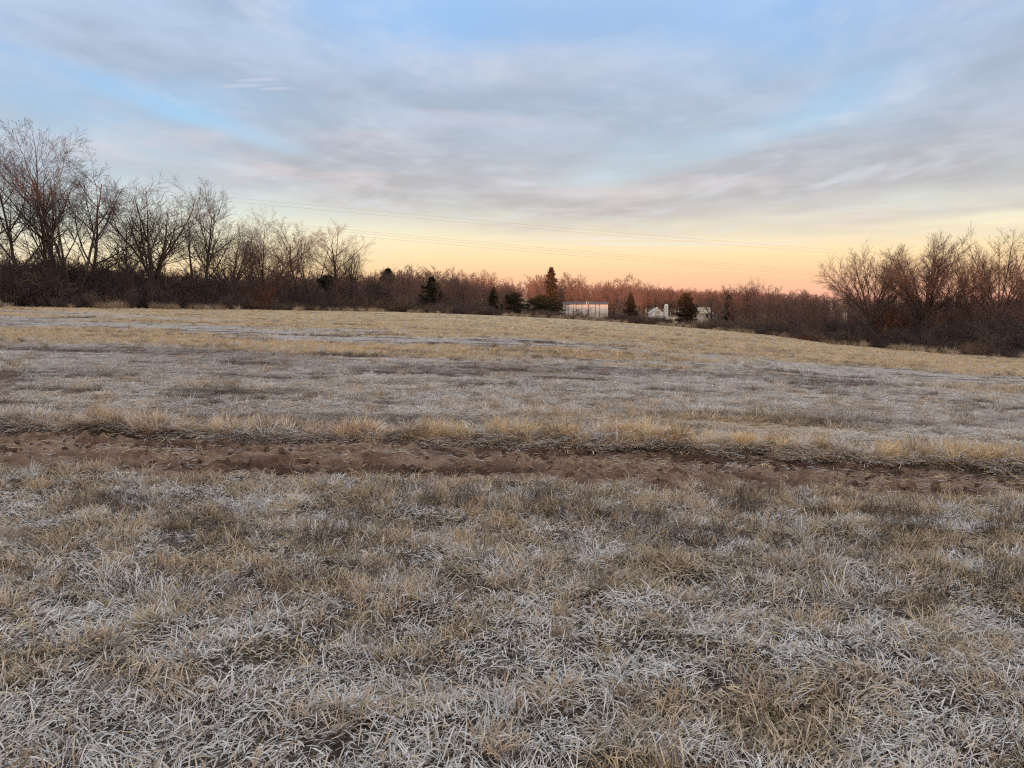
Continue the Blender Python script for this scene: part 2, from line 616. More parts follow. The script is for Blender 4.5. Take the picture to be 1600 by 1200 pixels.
def track_z(x, y):
    c = (y - track_mid(x)) / (track_half(x) + 0.22)
    z = base_z(x, y) + 0.010
    lo = np.exp(-((c - 0.40 - 0.08 * np.sin(x * 0.7)) / 0.20) ** 2)
    l2 = np.exp(-((c + 0.42 - 0.10 * np.sin(x * 0.5 + 1)) / 0.22) ** 2)
    rut = 0.075 * lo * sstep(fbm(x / 1.7, y * 0 + 1, 2, 5), 0.2, 0.6) + 0.085 * l2 * sstep(fbm(x / 1.5, y * 0 + 2, 2, 6), 0.2, 0.6)
    rough = (fbm(x / 0.26, y / 0.13, 4, 81, 0.6) - 0.5)
    rid = np.abs(fbm(x / 0.55, y / 0.2, 4, 83, 0.6) - 0.5)
    churn = 0.35 + 0.9 * np.clip(lo + l2, 0, 1)
    fine_ = (fbm(x / 0.09, y / 0.07, 3, 87, 0.6) - 0.5)
    z = z - 1.3 * rut + churn * (0.26 * rough - 0.18 * rid + 0.16 * fine_) + 0.035 * np.exp(-(c / 0.14) ** 2)
    return z - 0.12 * sstep(np.abs(c), 0.80, 1.0)


TZ = track_z(TX, TY)


def soil_mat():
    m, b = new_mat('churned_soil')
    t = b.n('ShaderNodeTexCoord')
    ob = t.outputs['Object']
    n1 = b.noise(b.mapping(ob, scale=(1, 2.4, 1)), 2.6, 7, 0.65).outputs[0]
    n2 = b.noise(b.mapping(ob, scale=(0.7, 1.3, 1)), 11, 7, 0.7).outputs[0]
    n3 = b.noise(b.mapping(ob, scale=(0.5, 3, 1)), 1.3, 4, 0.6).outputs[0]
    at_m = b.n('ShaderNodeAttribute', attribute_name='rut_dark').outputs['Fac']
    c = b.mix(b.mr(n1, 0.34, 0.64), (0.23, 0.142, 0.098, 1), (0.45, 0.315, 0.23, 1))
    c = b.mix(b.mr(n2, 0.36, 0.52, 0.75, 0), c, (0.13, 0.072, 0.05, 1))
    c = b.mix(b.mr(n3, 0.52, 0.68, 0, 0.6), c, (0.46, 0.33, 0.24, 1))
    c = b.mix(b.m('MULTIPLY', b.mr(b.m('ADD', at_m, b.m('MULTIPLY', b.m('ADD', b.m('SUBTRACT', n1, 0.5), b.m('SUBTRACT', n2, 0.5)), 1.3)), 0.10, 0.95), 0.9), c, b.mix(n2, (0.075, 0.044, 0.031, 1), (0.17, 0.10, 0.070, 1)))
    bp = b.n('ShaderNodeBump')
    bp.inputs['Strength'].default_value = 1.0
    bp.inputs['Distance'].default_value = 0.07
    b.l(b.m('ADD', n2, n1), bp.inputs['Height'])
    principled(b, c, 0.95, bp.outputs[0], 0.08)
    return m


M_SOIL = soil_mat()
track_dark = sstep(np.exp(-((TV - 0.40 - 0.08 * np.sin(TX * 0.7)) / 0.22) ** 2) * sstep(fbm(TX / 1.7, TX * 0 + 1, 2, 5), 0.2, 0.6) + np.exp(-((TV + 0.42 - 0.10 * np.sin(TX * 0.5 + 1)) / 0.24) ** 2) * sstep(fbm(TX / 1.5, TX * 0 + 2, 2, 6), 0.2, 0.6) + 0.8 * (fbm(TX / 0.5, TY / 0.2, 4, 88) - 0.5), 0.25, 0.85)  # darker along both ruts, broken up by noise
tme = grid_mesh('dirt_track', TX, TY, TZ, M_SOIL)
attr(tme, 'rut_dark', 'FLOAT', track_dark)
tag(link('dirt_track', tme), 'rutted brown dirt track crossing the frosted field', 'track', kind='structure')


# ------------------------------------------------------------------ grass blades
def blades(root, azim, L, th0, th1, width, col, rng, segs=3, tipcol=None):
    """curved tapering ribbons; returns verts, quads, tris, per-vertex colours"""
    N = len(root)
    pts = [root]
    p = root.copy()
    ca, sa = np.cos(azim), np.sin(azim)
    for i in range(segs):
        th = th0 + (th1 - th0) * ((i + 0.5) / segs) ** 1.2
        step = (L / segs)[:, None] * np.stack([np.cos(th) * ca, np.cos(th) * sa, np.sin(th)], 1)
        p = p + step
        pts.append(p)
    roll = rng.normal(0, 0.5, N)
    side = np.stack([-sa * np.cos(roll), ca * np.cos(roll), np.sin(roll)], 1)
    V = np.empty((N, 2 * segs + 1, 3)); C = np.empty((N, 2 * segs + 1, 4))
    for i in range(segs):
        wv = (width * (1.0 if i else 0.75) * (1 - 0.25 * i / segs) * 0.5)[:, None]
        V[:, 2 * i] = pts[i] - side * wv
        V[:, 2 * i + 1] = pts[i] + side * wv
        f = i / segs
        c = col * (1 - 0 * f)
        if tipcol is not None:
            c = col * (1 - f) + tipcol * f
        C[:, 2 * i, :3] = c; C[:, 2 * i + 1, :3] = c
    V[:, -1] = pts[-1]
    C[:, -1, :3] = tipcol if tipcol is not None else col
    C[..., 3] = 1
    k = 2 * segs + 1
    b0 = np.arange(N)[:, None] * k
    q = np.concatenate([b0 + np.array([[2 * i, 2 * i + 1, 2 * i + 3, 2 * i + 2]]) for i in range(segs - 1)], 1).reshape(-1, 4)
    t = (b0 + np.array([[k - 3, k - 2, k - 1]])).reshape(-1, 3)
    return V.reshape(-1, 3), q, t, C.reshape(-1, 4)


def blade_mesh(name, parts, mat):
    vs, qs, ts, cs = [], [], [], []
    off = 0
    for v, q, t, c in parts:
        vs.append(v); qs.append(q + off); ts.append(t + off); cs.append(c)
        off += len(v)
    me = mk_mesh(name, np.concatenate(vs), np.concatenate(qs), np.concatenate(ts), mat)
    attr(me, 'col', 'FLOAT_COLOR', np.concatenate(cs))
    return me


C_GOLD = np.array([0.82, 0.63, 0.38]); C_TAN = np.array([0.76, 0.595, 0.42]); C_BROWN = np.array([0.33, 0.25, 0.18])
C_FROST = np.array([0.95, 0.915, 0.88]); C_GREEN = np.array([0.27, 0.28, 0.17]); C_DARK = np.array([0.09, 0.065, 0.05])


def near_grass(N, seed):
    rng = np.random.default_rng(seed)
    y = rng.uniform(1.7, 7.6, N * 3)
    half = 0.72 * y + 1.4
    keep = rng.random(N * 3) < (half / 6.9) * (0.55 + 0.45 * sstep(-y, -7.5, -2.5))
    y = y[keep]
    x = rng.uniform(-1, 1, len(y)) * (0.72 * y + 1.4)
    tw = track_w(x, y)
    k = rng.random(len(y)) > np.clip(tw * 1.1, 0, 0.995)
    # bare thin places
    thin = fbm(x / 0.35, y / 0.30, 3, 95)
    k &= rng.random(len(y)) < 0.50 + 0.9 * sstep(thin, 0.32, 0.58)
    x, y = x[k][:N], y[k][:N]
    n = len(x)
    z = ground_z(x, y)
    h = humm(x, y)
    up = sstep(0.55 * (fbm(x / 0.24, y / 0.20, 3, 97) - 0.5) + 0.25 * (fbm(x / 1.8, y / 1.2, 2, 98) - 0.5) + 0.9 * h, -0.02, 0.13)
    frost = sstep(0.9 * (fbm(x / 0.36 + 5, y / 0.26, 4, 99) - 0.5) - 1.6 * h + 0.10 * sstep(-y, -4.6, -2.6) + 0.02, -0.14, 0.20)
    flow = 2 * math.pi * (fbm(x / 0.5, y / 0.5, 3, 101) * 2.2)
    azim = np.where(rng.random(n) < 0.38, flow + rng.normal(0, 0.7, n), rng.uniform(0, 6.283, n))
    frost = np.clip(frost * 0.80 + 0.19 - 0.24 * up, 0, 1)
    L = np.where(rng.random(n) < 0.15, rng.uniform(0.08, 0.14, n), rng.uniform(0.022, 0.080, n)) * (0.85 + 0.25 * up)
    th0 = rng.uniform(-0.1, 0.95, n) * (1 - up) + rng.uniform(0.3, 1.3, n) * up
    th1 = rng.uniform(-0.9, 0.7, n) * (1 - up) + rng.uniform(-0.9, 0.9, n) * up
    width = rng.uniform(0.0028, 0.0066, n)
    kind = rng.random((n, 1))
    base = np.where(kind < 0.46, C_TAN, np.where(kind < 0.70, C_GOLD * 0.95, np.where(kind < 0.95, C_BROWN, C_GREEN)))
    green = sstep(fbm(x / 0.9, y / 0.7, 3, 103), 0.56, 0.70)[:, None]
    base = base * (1 - 0.22 * green) + C_GREEN * 0.22 * green
    low = (rng.random((n, 1)) < 0.22)            # old litter low in the mat, darkened to paint the shaded gaps
    # dark dead weeds in drifts
    dk = 0.75 * (sstep(fbm(x / 1.0 + 2, y / 0.4, 3, 105), 0.60, 0.72) * (rng.random(n) < 0.8) * sstep(y, 3.2, 5.2))[:, None]
    base = base * (1 - dk) + (C_DARK * 1.4) * dk
    base = base * np.where(rng.random((n, 1)) < 0.24, rng.uniform(0.2, 0.5, (n, 1)), rng.uniform(0.75, 1.2, (n, 1)))
    base = np.where(low, np.array([0.105, 0.082, 0.060]) * rng.uniform(0.6, 1.6, (n, 1)), base)
    fr = np.clip(frost[:, None] * rng.uniform(0.0, 1.8, (n, 1)) * (1 - 0.7 * dk), 0, 0.97) * np.where(low, 0.12, 1.0)
    frc = C_FROST * rng.uniform(0.8, 1.08, (n, 1)) * np.where(rng.random((n, 1)) < 0.5, np.array([1.0, 0.98, 0.96]), np.array([0.94, 0.98, 0.98]))
    col = base * 0.92 * (1 - fr) + frc * 0.96 * fr
    tip = base * (1 - np.clip(fr * 1.2, 0, 1)) + frc * np.clip(fr * 1.2, 0, 1)
    root = np.stack([x, y, z - 0.012], 1)
    # blades of a mat rest on those below
    root[:, 2] += np.where(low[:, 0], rng.uniform(0, 0.012, n), rng.uniform(0.004, 0.045, n)) * (1 - 0.4 * up)
    return blades(root, azim, L, th0, th1, width, col, rng, 3, tip)


gr = link('frosted_grass', blade_mesh('frosted_grass', [near_grass(335000, 5)], M_BLADE))
tag(gr, 'matted frosted tan grass in front of the dirt track', 'grass', kind='stuff')


# ------------------------------------------------------------------ scattering
def proto_collection(name, objs):
    c = bpy.data.collections.new(name)
    for o in objs:
        c.objects.link(o)
    return c


def scatter(name, coll, pos, rot, scl, idx, tint, label, cat):
    me = bpy.data.meshes.new(name)
    n = len(pos)
    me.vertices.add(n)
    me.vertices.foreach_set('co', np.asarray(pos, np.float32).ravel())
    attr(me, 'rot', 'FLOAT_VECTOR', rot)
    attr(me, 'scl', 'FLOAT_VECTOR', scl)
    attr(me, 'pick', 'INT', idx)
    if tint is not None:
        attr(me, 'tint', 'FLOAT_COLOR', np.concatenate([tint, np.ones((n, 1))], 1))
    o = link(name, me)
    g = bpy.data.node_groups.new(name, 'GeometryNodeTree')
    g.interface.new_socket('Geometry', in_out='INPUT', socket_type='NodeSocketGeometry')
    g.interface.new_socket('Geometry', in_out='OUTPUT', socket_type='NodeSocketGeometry')
    b = NB(g)
    gi, go = b.n('NodeGroupInput'), b.n('NodeGroupOutput')
    ci = b.n('GeometryNodeCollectionInfo')
    ci.inputs['Collection'].default_value = coll
    ci.inputs['Separate Children'].default_value = True
    ci.inputs['Reset Children'].default_value = True
    ip = b.n('GeometryNodeInstanceOnPoints')
    ip.inputs['Pick Instance'].default_value = True

    def na(nm, ty):
        q = b.n('GeometryNodeInputNamedAttribute', data_type=ty)
        q.inputs['Name'].default_value = nm
        return [s for s in q.outputs if s.enabled and s.name == 'Attribute'][0]
    er = b.n('FunctionNodeEulerToRotation')
    b.l(na('rot', 'FLOAT_VECTOR'), er.inputs[0])
    b.l(gi.outputs[0], ip.inputs['Points'])
    b.l(ci.outputs[0], ip.inputs['Instance'])
    b.l(na('pick', 'INT'), ip.inputs['Instance Index'])
    b.l(er.outputs[0], ip.inputs['Rotation'])
    b.l(na('scl', 'FLOAT_VECTOR'), ip.inputs['Scale'])
    b.l(ip.outputs[0], go.inputs[0])
    md = o.modifiers.new('scatter', 'NODES')
    md.node_group = g
    tag(o, label, cat, kind='stuff')
    return o


def tuft_proto(seed, n, rad, Lr, t0r, t1r, wr, rootdark=0.92):
    rng = np.random.default_rng(seed)
    r = rad * np.sqrt(rng.random(n)); a_ = rng.uniform(0, 2 * math.pi, n)
    root = np.stack([r * np.cos(a_), r * np.sin(a_), rng.uniform(-0.01, 0.02, n)], 1)
    az = np.where(rng.random(n) < 0.6, a_ + rng.normal(0, 0.7, n), rng.uniform(0, 6.3, n))
    v = rng.uniform(0.70, 1.15, (n, 1)) * np.array([[1, 1, 1]])
    v = v * np.array([1, 1, 1]) + rng.normal(0, 0.02, (n, 3))
    b = blades(root, az, rng.uniform(*Lr, n), rng.uniform(*t0r, n), rng.uniform(*t1r, n), rng.uniform(*wr, n), v * rootdark, rng, 3, v)
    me = blade_mesh('grass_tuft', [b], M_TUFT)
    return bpy.data.objects.new('grass_tuft', me)


flat_t = [tuft_proto(200 + i, 46, 0.17, (0.07, 0.17), (0.05, 0.7), (-0.5, 0.3), (0.004, 0.008)) for i in range(6)]
mid_t = [tuft_proto(220 + i, 46, 0.11, (0.08, 0.20), (0.6, 1.4), (-0.3, 0.9), (0.004, 0.008)) for i in range(6)]
tall_t = [tuft_proto(240 + i, 60, 0.08, (0.14, 0.34), (0.8, 1.5), (-0.2, 1.1), (0.004, 0.009)) for i in range(6)]
weed_t = []
for i in range(4):
    rng = np.random.default_rng(260 + i)
    n = 26
    root = np.stack([rng.normal(0, 0.05, n), rng.normal(0, 0.05, n), rng.uniform(0, 0.12, n)], 1)
    b = blades(root, rng.uniform(0, 6.3, n), rng.uniform(0.08, 0.26, n), rng.uniform(0.9, 1.5, n), rng.uniform(0.3, 1.6, n),
               rng.uniform(0.003, 0.006, n), np.full((n, 3), 0.9), rng, 3)
    weed_t.append(bpy.data.objects.new('weed_tuft', blade_mesh('weed_tuft', [b], M_TUFT)))
C_FLAT = proto_collection('flat_tufts', flat_t)
C_MID = proto_collection('mid_tufts', mid_t)
C_TALL = proto_collection('tall_tufts', tall_t)
C_WEED = proto_collection('weed_tufts', weed_t)


def rot_scl(rng, n, s0, s1, tilt=0.12, zr=(0.8, 1.25)):
    rot = np.stack([rng.normal(0, tilt, n), rng.normal(0, tilt, n), rng.uniform(0, 6.283, n)], 1)
    s = rng.uniform(s0, s1, n)
    return rot, np.stack([s, s, s * rng.uniform(*zr, n)], 1)


def field_tint(x, y, rng):
    n = len(x)
    st = straw_mask(x, y)[:, None]; br = brown_mask(x, y)[:, None]; sk = streak_mask(x, y)[:, None]
    fro = C_FROST * rng.uniform(0.72, 1.04, (n, 1)) * np.where(rng.random((n, 1)) < 0.55, np.array([1.0, 0.975, 0.95]), np.array([0.96, 0.985, 0.985]))
    tan = np.where(rng.random((n, 1)) < 0.5, C_TAN, C_BROWN * 1.3) * rng.uniform(0.8, 1.2, (n, 1))
    fr = np.where(rng.random((n, 1)) < 0.60, fro * np.array([1.0, 0.965, 0.93]), tan)
    bro = np.where(rng.random((n, 1)) < 0.6, C_BROWN * np.array([1.05, 0.98, 1.0]) * rng.uniform(0.7, 1.4, (n, 1)), fro * 0.75)
    gol = np.where(rng.random((n, 1)) < 0.62, C_GOLD, C_TAN * 1.12) * rng.uniform(0.82, 1.15, (n, 1))
    gol = np.where(rng.random((n, 1)) < 0.14, fro * 0.9, gol)
    c = fr * (1 - br) + bro * br
    c = c * (1 - st) + gol * st
    return c * (1 - 0.7 * sk) + C_DARK * 1.5 * 0.7 * sk


def wedge(rng, n, y0, y1, power=2.0, margin=4.0):
    """random points ahead of the photographer, denser near by"""
    u = rng.random(n)
    y = 1 / ((1 / y0 ** (power - 1)) * (1 - u) + (1 / y1 ** (power - 1)) * u) ** (1 / (power - 1))
    x = rng.uniform(-1, 1, n) * (0.70 * y + margin)
    ey, _ = edge_of(x / y)
    k = y < ey + 1.5
    return x[k], y[k]


rng = np.random.default_rng(31)
x, y = wedge(rng, 48000, 8.3, 110, 2.2, 2.0)
k = (track_w(x, y) < 0.3) & (y > track_mid(x)) & (rng.random(len(x)) > 0.75 * streak_mask(x, y))
x, y = x[k], y[k]
z = ground_z(x, y)
rot, scl = rot_scl(rng, len(x), 0.6, 1.25, 0.06, (0.25, 0.6))
scl *= (1 + 0.35 * sstep(y, 15, 60))[:, None]
scatter('field_stubble', C_FLAT, np.stack([x, y, z - 0.005], 1), rot, scl, rng.integers(0, 6, len(x)), field_tint(x, y, rng),
        'flattened frosty stubble covering the field beyond the dirt track', 'stubble')
# standing straw in the golden parts of the field
x, y = wedge(rng, 60000, 11, 125, 1.5, 3.0)
k = rng.random(len(x)) < 0.06 + 0.94 * straw_mask(x, y)
x, y = x[k], y[k]
rot, scl = rot_scl(rng, len(x), 0.55, 1.15)
t_ = field_tint(x, y, rng)
scatter('straw_grass', C_MID, np.stack([x, y, ground_z(x, y) - 0.005], 1), rot, scl, rng.integers(0, 6, len(x)), t_,
        'golden dry straw standing in patches across the far field', 'grass')
# bank along the far side of the track: golden tufts on top, frosted straw drooping over the lip
n = 6000
x = rng.uniform(-13, 13, n)
d = np.clip(rng.normal(0.36, 0.17, n), 0.06, 0.95)
y = track_mid(x) + track_half(x) + d
dens = 1.4 * sstep(fbm(x / 0.45, y / 0.35, 3, 121), 0.46, 0.62) * (0.45 + 0.55 * sstep(x, -3.0, 1.0)) + 0.06 + 0.12 * sstep(x, 0.0, 2.5)
k = rng.random(n) < dens
x, y = x[k], y[k]
rot, scl = rot_scl(rng, len(x), 0.32, 0.95, 0.30, (0.5, 1.2))
g_ = sstep(x + 2.5 * (fbm(x / 1.2, y * 0, 2, 5) - 0.5), -3.5, 2.0)[:, None]
c = C_TAN * 1.12 * (1 - g_) + C_GOLD * 1.12 * g_
m_ = rng.random((len(x), 1))
c = np.where(m_ < 0.18, C_FROST * 0.95, np.where(m_ < 0.28, C_BROWN * 1.2, c)) * rng.uniform(0.8, 1.15, (len(x), 1))
scatter('verge_grass', C_TALL, np.stack([x, y, ground_z(x, y) - 0.02], 1), rot, scl, rng.integers(0, 6, len(x)), c,
        'dry golden grass along the far bank of the dirt track', 'grass')
n = 3800
x = rng.uniform(-13, 13, n)
d = np.abs(rng.normal(0.0, 0.30, n)) + 0.03
y = track_mid(x) + track_half(x) + d
k = rng.random(n) < 0.15 + 0.9 * sstep(fbm(x / 0.5, y / 0.3, 3, 125), 0.40, 0.58)
x, y = x[k], y[k]
rot, scl = rot_scl(rng, len(x), 0.55, 1.25, 0.25, (0.5, 1.0))
c = np.where(rng.random((len(x), 1)) < 0.5, C_FROST * 0.97, np.where(rng.random((len(x), 1)) < 0.7, C_TAN * 1.1, C_BROWN)) * rng.uniform(0.75, 1.1, (len(x), 1))
scatter('drooping_straw', C_FLAT, np.stack([x, y, ground_z(x, y) + 0.0], 1), rot, scl, rng.integers(0, 6, len(x)), c,
        'pale frosted straw drooping over the lip of the track bank', 'straw')
# tan and frosty tufts sprinkled through the foreground
n = 4000
y = 2.0 + 4.9 * np.sqrt(rng.random(n)); x = rng.uniform(-1, 1, n) * (0.72 * y + 1.2)
k = (track_w(x, y) < 0.15) & (rng.random(n) < 0.15 + sstep(fbm(x / 0.24, y / 0.20, 3, 97), 0.45, 0.62)); x, y = x[k], y[k]
rot, scl = rot_scl(rng, len(x), 0.40, 0.85, 0.30)
u_ = rng.random((len(x), 1))
c = np.where(u_ < 0.5, C_TAN * 0.95, np.where(u_ < 0.66, C_GOLD * 0.88, np.where(u_ < 0.86, C_BROWN * 1.0, C_FROST * 0.95))) * rng.uniform(0.8, 1.15, (len(x), 1))
scatter('tan_tussocks', C_MID, np.stack([x, y, ground_z(x, y) - 0.01], 1), rot, scl, rng.integers(0, 6, len(x)), c,
        'small upright tan tufts among the frosted foreground grass', 'grass')
# brown weeds: on both sides of the track
n = 3000
x = rng.uniform(-9, 9, n)
side = rng.random(n) < 0.30
y = np.where(side, track_mid(x) + track_half(x) + rng.uniform(0.25, 1.2, n), rng.uniform(4.0, 6.7, n))
k = (rng.random(n) < sstep(fbm(x / 1.0 + 2, y / 0.4, 3, 105), 0.50, 0.64)) & (track_w(x, y) < 0.2); x, y = x[k], y[k]
rot, scl = rot_scl(rng, len(x), 0.35, 0.8, 0.25)
c = np.array([0.13, 0.10, 0.08]) * rng.uniform(0.7, 1.8, (len(x), 1))
scatter('dead_weeds', C_WEED, np.stack([x, y, ground_z(x, y) - 0.01], 1), rot, scl, rng.integers(0, 4, len(x)), c,
        'dark dead weed stalks on either side of the dirt track', 'weeds')
# straw litter on the track
n = 3600
x = rng.uniform(-9, 9, n)
y = track_mid(x) + track_half(x) * np.clip(rng.normal(0, 0.75, n), -1.15, 1.15)
k = rng.random(n) < 0.16 + sstep(fbm(x / 0.5, y / 0.16, 3, 141), 0.48, 0.62); x, y = x[k], y[k]
lit = []
for i in range(5):
    r2 = np.random.default_rng(300 + i)
    m2 = 9
    root = np.stack([r2.normal(0, 0.09, m2), r2.normal(0, 0.05, m2), r2.uniform(0.004, 0.02, m2)], 1)
    b = blades(root, r2.normal(0, 0.6, m2) + np.where(r2.random(m2) < 0.5, 0, math.pi), r2.uniform(0.03, 0.15, m2), r2.uniform(-0.05, 0.5, m2),
               r2.uniform(-0.5, 0.2, m2), r2.uniform(0.003, 0.007, m2), np.full((m2, 3), 1.0) * r2.uniform(0.7, 1.1, (m2, 1)), r2, 3)
    lit.append(bpy.data.objects.new('straw_litter', blade_mesh('straw_litter', [b], M_TUFT)))
rot, scl = rot_scl(rng, len(x), 0.6, 1.2, 0.05)
rot[:, 2] = rng.normal(0, 0.8, len(x))
c = np.where(rng.random((len(x), 1)) < 0.6, C_GOLD * 1.05, C_FROST * 0.8) * rng.uniform(0.75, 1.1, (len(x), 1))
scatter('straw_litter', proto_collection('litter', lit), np.stack([x, y, np.maximum(track_z(x, y), ground_z(x, y)) + 0.004], 1), rot, scl, rng.integers(0, 5, len(x)), c,
        'loose pale straw strewn over the dirt track', 'straw')
# clods
clods = []
for i in range(4):
    r2 = np.random.default_rng(320 + i)
    import bmesh
    bm = bmesh.new()
    bmesh.ops.create_icosphere(bm, subdivisions=2, radius=1.0)
    for v in bm.verts:
        v.co *= float(r2.uniform(0.72, 1.2))
        v.co.z *= 0.7
    me = bpy.data.meshes.new('soil_clod'); bm.to_mesh(me); bm.free()
    me.materials.append(M_SOIL)
    clods.append(bpy.data.objects.new('soil_clod', me))
n = 7000
x = rng.uniform(-9, 9, n)
y = track_mid(x) + track_half(x) * rng.uniform(-0.95, 0.95, n)
k = rng.random(n) < 0.1 + sstep(fbm(x / 0.4, y / 0.18, 3, 83), 0.45, 0.60); x, y = x[k], y[k]
rot, scl = rot_scl(rng, len(x), 1, 1, 0.4)
sz = 0.004 + 0.034 * rng.random(len(x)) ** 6
scatter('soil_clods', proto_collection('clods', clods), np.stack([x, y, track_z(x, y) + sz * 0.2], 1), rot, scl * sz[:, None], rng.integers(0, 4, len(x)), None,
        'crumbled brown soil clods in the ruts of the track', 'soil')


# ------------------------------------------------------------------ bare trees
def tubes(polys, sides):
    """polylines [(pts, radii)] -> verts, quads, tris; vectorised over equal lengths"""
    by = {}
    for p, r in polys:
        by.setdefault(len(p), []).append((p, r))
    vs, qs, ts = [], [], []
    off = 0
    for n, lst in by.items():
        A = np.array([[tuple(q) for q in p] for p, _ in lst]); Rr = np.array([r for _, r in lst])
        T = np.gradient(A, axis=1)
        T /= np.linalg.norm(T, axis=2, keepdims=True) + 1e-9
        ref = np.where(np.abs(T[..., 2:3]) > 0.9, np.array([1.0, 0, 0]), np.array([0, 0, 1.0]))
        U = np.cross(T, ref); U /= np.linalg.norm(U, axis=2, keepdims=True) + 1e-9
        W = np.cross(T, U)
        an = np.arange(sides) * 2 * math.pi / sides
        ring = A[:, :, None] + Rr[:, :, None, None] * (np.cos(an)[None, None, :, None] * U[:, :, None] + np.sin(an)[None, None, :, None] * W[:, :, None])
        N = len(lst)
        vs.append(ring.reshape(-1, 3))
        idx = off + np.arange(N * n * sides).reshape(N, n, sides)
        a_, b_ = idx[:, :-1], idx[:, 1:]
        qs.append(np.stack([a_, np.roll(a_, -1, 2), np.roll(b_, -1, 2), b_], -1).reshape(-1, 4))
        off += N * n * sides
    return np.concatenate(vs), np.concatenate(qs)


def grow(seed, spec, start=((0, 0, 0, 0, 0, 1, 1.0, 0.03),)):
    """recursive bare tree; spec per level: n, ang, ratio, t0, segs, wob, up"""
    rnd = random.Random(seed)
    out = [[] for _ in spec]

    def rec(p, d, L, r, lv):
        S = spec[lv]
        n = S['segs']
        pts = [p.copy()]; rad = [r]; dirs = [d.copy()]
        for i in range(n):
            d = (d + Vector((rnd.gauss(0, 1), rnd.gauss(0, 1), rnd.gauss(0, 0.7))) * S['wob'] + Vector((0, 0, S['up']))).normalized()
            p = p + d * (L / n)
            pts.append(p); dirs.append(d)
            rad.append(max(r * (1 - (1 - S['tip']) * (i + 1) / n), S.get('rmin', 0.0)))
        out[lv].append((pts, rad))
        if lv + 1 >= len(spec):
            return
        C = spec[lv + 1]
        m = max(1, int(round(C['n'] * rnd.uniform(0.75, 1.25))))
        az0 = rnd.uniform(0, 6.28)
        for k in range(m):
            t = C['t0'] + (1 - C['t0']) * (k + rnd.uniform(0.1, 0.9)) / m
            fi = min(t * n, n - 1e-4); i = int(fi); f = fi - i
            q = pts[i].lerp(pts[i + 1], f); dd = dirs[i + 1]
            rr = rad[i] * (1 - f) + rad[i + 1] * f
            an = R(rnd.uniform(*C['ang'])); az = az0 + k * 2.4 + rnd.uniform(-0.6, 0.6)
            ref = Vector((1, 0, 0)) if abs(dd.z) > 0.8 else Vector((0, 0, 1))
            u = dd.cross(ref).normalized(); v = dd.cross(u)
            nd = (dd * math.cos(an) + (u * math.cos(az) + v * math.sin(az)) * math.sin(an)).normalized()
            rec(q, nd, L * C['ratio'] * (1 - C.get('fall', 0.45) * t) * rnd.uniform(*C.get('var', (0.7, 1.25))), max(rr * C.get('rr', 0.6), C.get('rmin', 0.0)), lv + 1)

    for (x, y, z, dx, dy, dz, L, r) in start:
        rec(Vector((x, y, z)), Vector((dx, dy, dz)).normalized(), L, r, 0)
    return out


def L_(n, ang, ratio, t0, segs, wob, up, tip=0.4, fall=0.45, rr=0.6, rmin=0.0007, var=(0.7, 1.25)):
    return dict(var=var, n=n, ang=ang, ratio=ratio, t0=t0, segs=segs, wob=wob, up=up, tip=tip, fall=fall, rr=rr, rmin=rmin)


def tree_meshes(levels, trunk_levels=2, mat_t=None, mat_c=None):
    allp = np.concatenate([np.array([tuple(q) for q in p]) for lv in levels for p, _ in lv])
    H = np.percentile(allp[:, 2], 99.3)
    s = 1.0 / H
    sc_ = lambda lv: [([q * s for q in p], [a * s for a in r]) for p, r in lv]
    vt, qt, off = [], [], 0
    for lv in levels[:trunk_levels]:
        v, q = tubes(sc_(lv), 7)
        vt.append(v); qt.append(q + off); off += len(v)
    trunk = mk_mesh('trunk', np.concatenate(vt), np.concatenate(qt), None, mat_t or M_BARK, True)
    vt, qt, off = [], [], 0
    for lv in levels[trunk_levels:]:
        v, q = tubes(sc_(lv), 3)
        vt.append(v); qt.append(q + off); off += len(v)
    crown = mk_mesh('crown', np.concatenate(vt), np.concatenate(qt), None, mat_c or M_TWIG, True)
    return trunk, crown


RM = 0.00055
PROTO = {}
for i in range(4):   # tall open trees with ascending limbs
    PROTO['tall%d' % i] = tree_meshes(grow(10 + i, [
        L_(1, (0, 0), 1, 0, 9, 0.04, 0.04, 0.28),
        L_(10, (22, 58), 0.64, 0.26, 7, 0.045, 0.035, 0.30, 0.42, 0.66),
        L_(9, (20, 48), 0.56, 0.15, 5, 0.055, 0.035, 0.35, 0.42, 0.55, RM),
        L_(7, (20, 46), 0.54, 0.10, 3, 0.06, 0.03, 0.5, 0.4, 0.55, RM),
        L_(4, (18, 44), 0.58, 0.12, 1, 0.05, 0.03, 0.5, 0.4, 0.6, RM)], ((0, 0, 0, 0.04, 0, 1, 1.0, 0.017),)), 2, None, M_TWIGD)
for i in range(2):   # several stems from one base
    st = []
    for k in range(3):
        aa = k * 2.1 + i
        st.append((0.02 * math.cos(aa), 0.02 * math.sin(aa), 0, 0.22 * math.cos(aa), 0.22 * math.sin(aa), 1, 0.9 + 0.12 * (k % 3), 0.012))
    PROTO['stems%d' % i] = tree_meshes(grow(20 + i, [
        L_(1, (0, 0), 1, 0, 9, 0.04, 0.04, 0.28),
        L_(8, (24, 56), 0.50, 0.30, 6, 0.07, 0.035, 0.30, 0.4, 0.55),
        L_(8, (24, 52), 0.55, 0.15, 4, 0.08, 0.03, 0.4, 0.4, 0.55, RM),
        L_(7, (24, 52), 0.56, 0.12, 2, 0.08, 0.02, 0.5, 0.4, 0.6, RM),
        L_(4, (18, 45), 0.60, 0.12, 1, 0.06, 0.03, 0.5, 0.4, 0.7, RM)], st), 2, None, M_TWIGD)
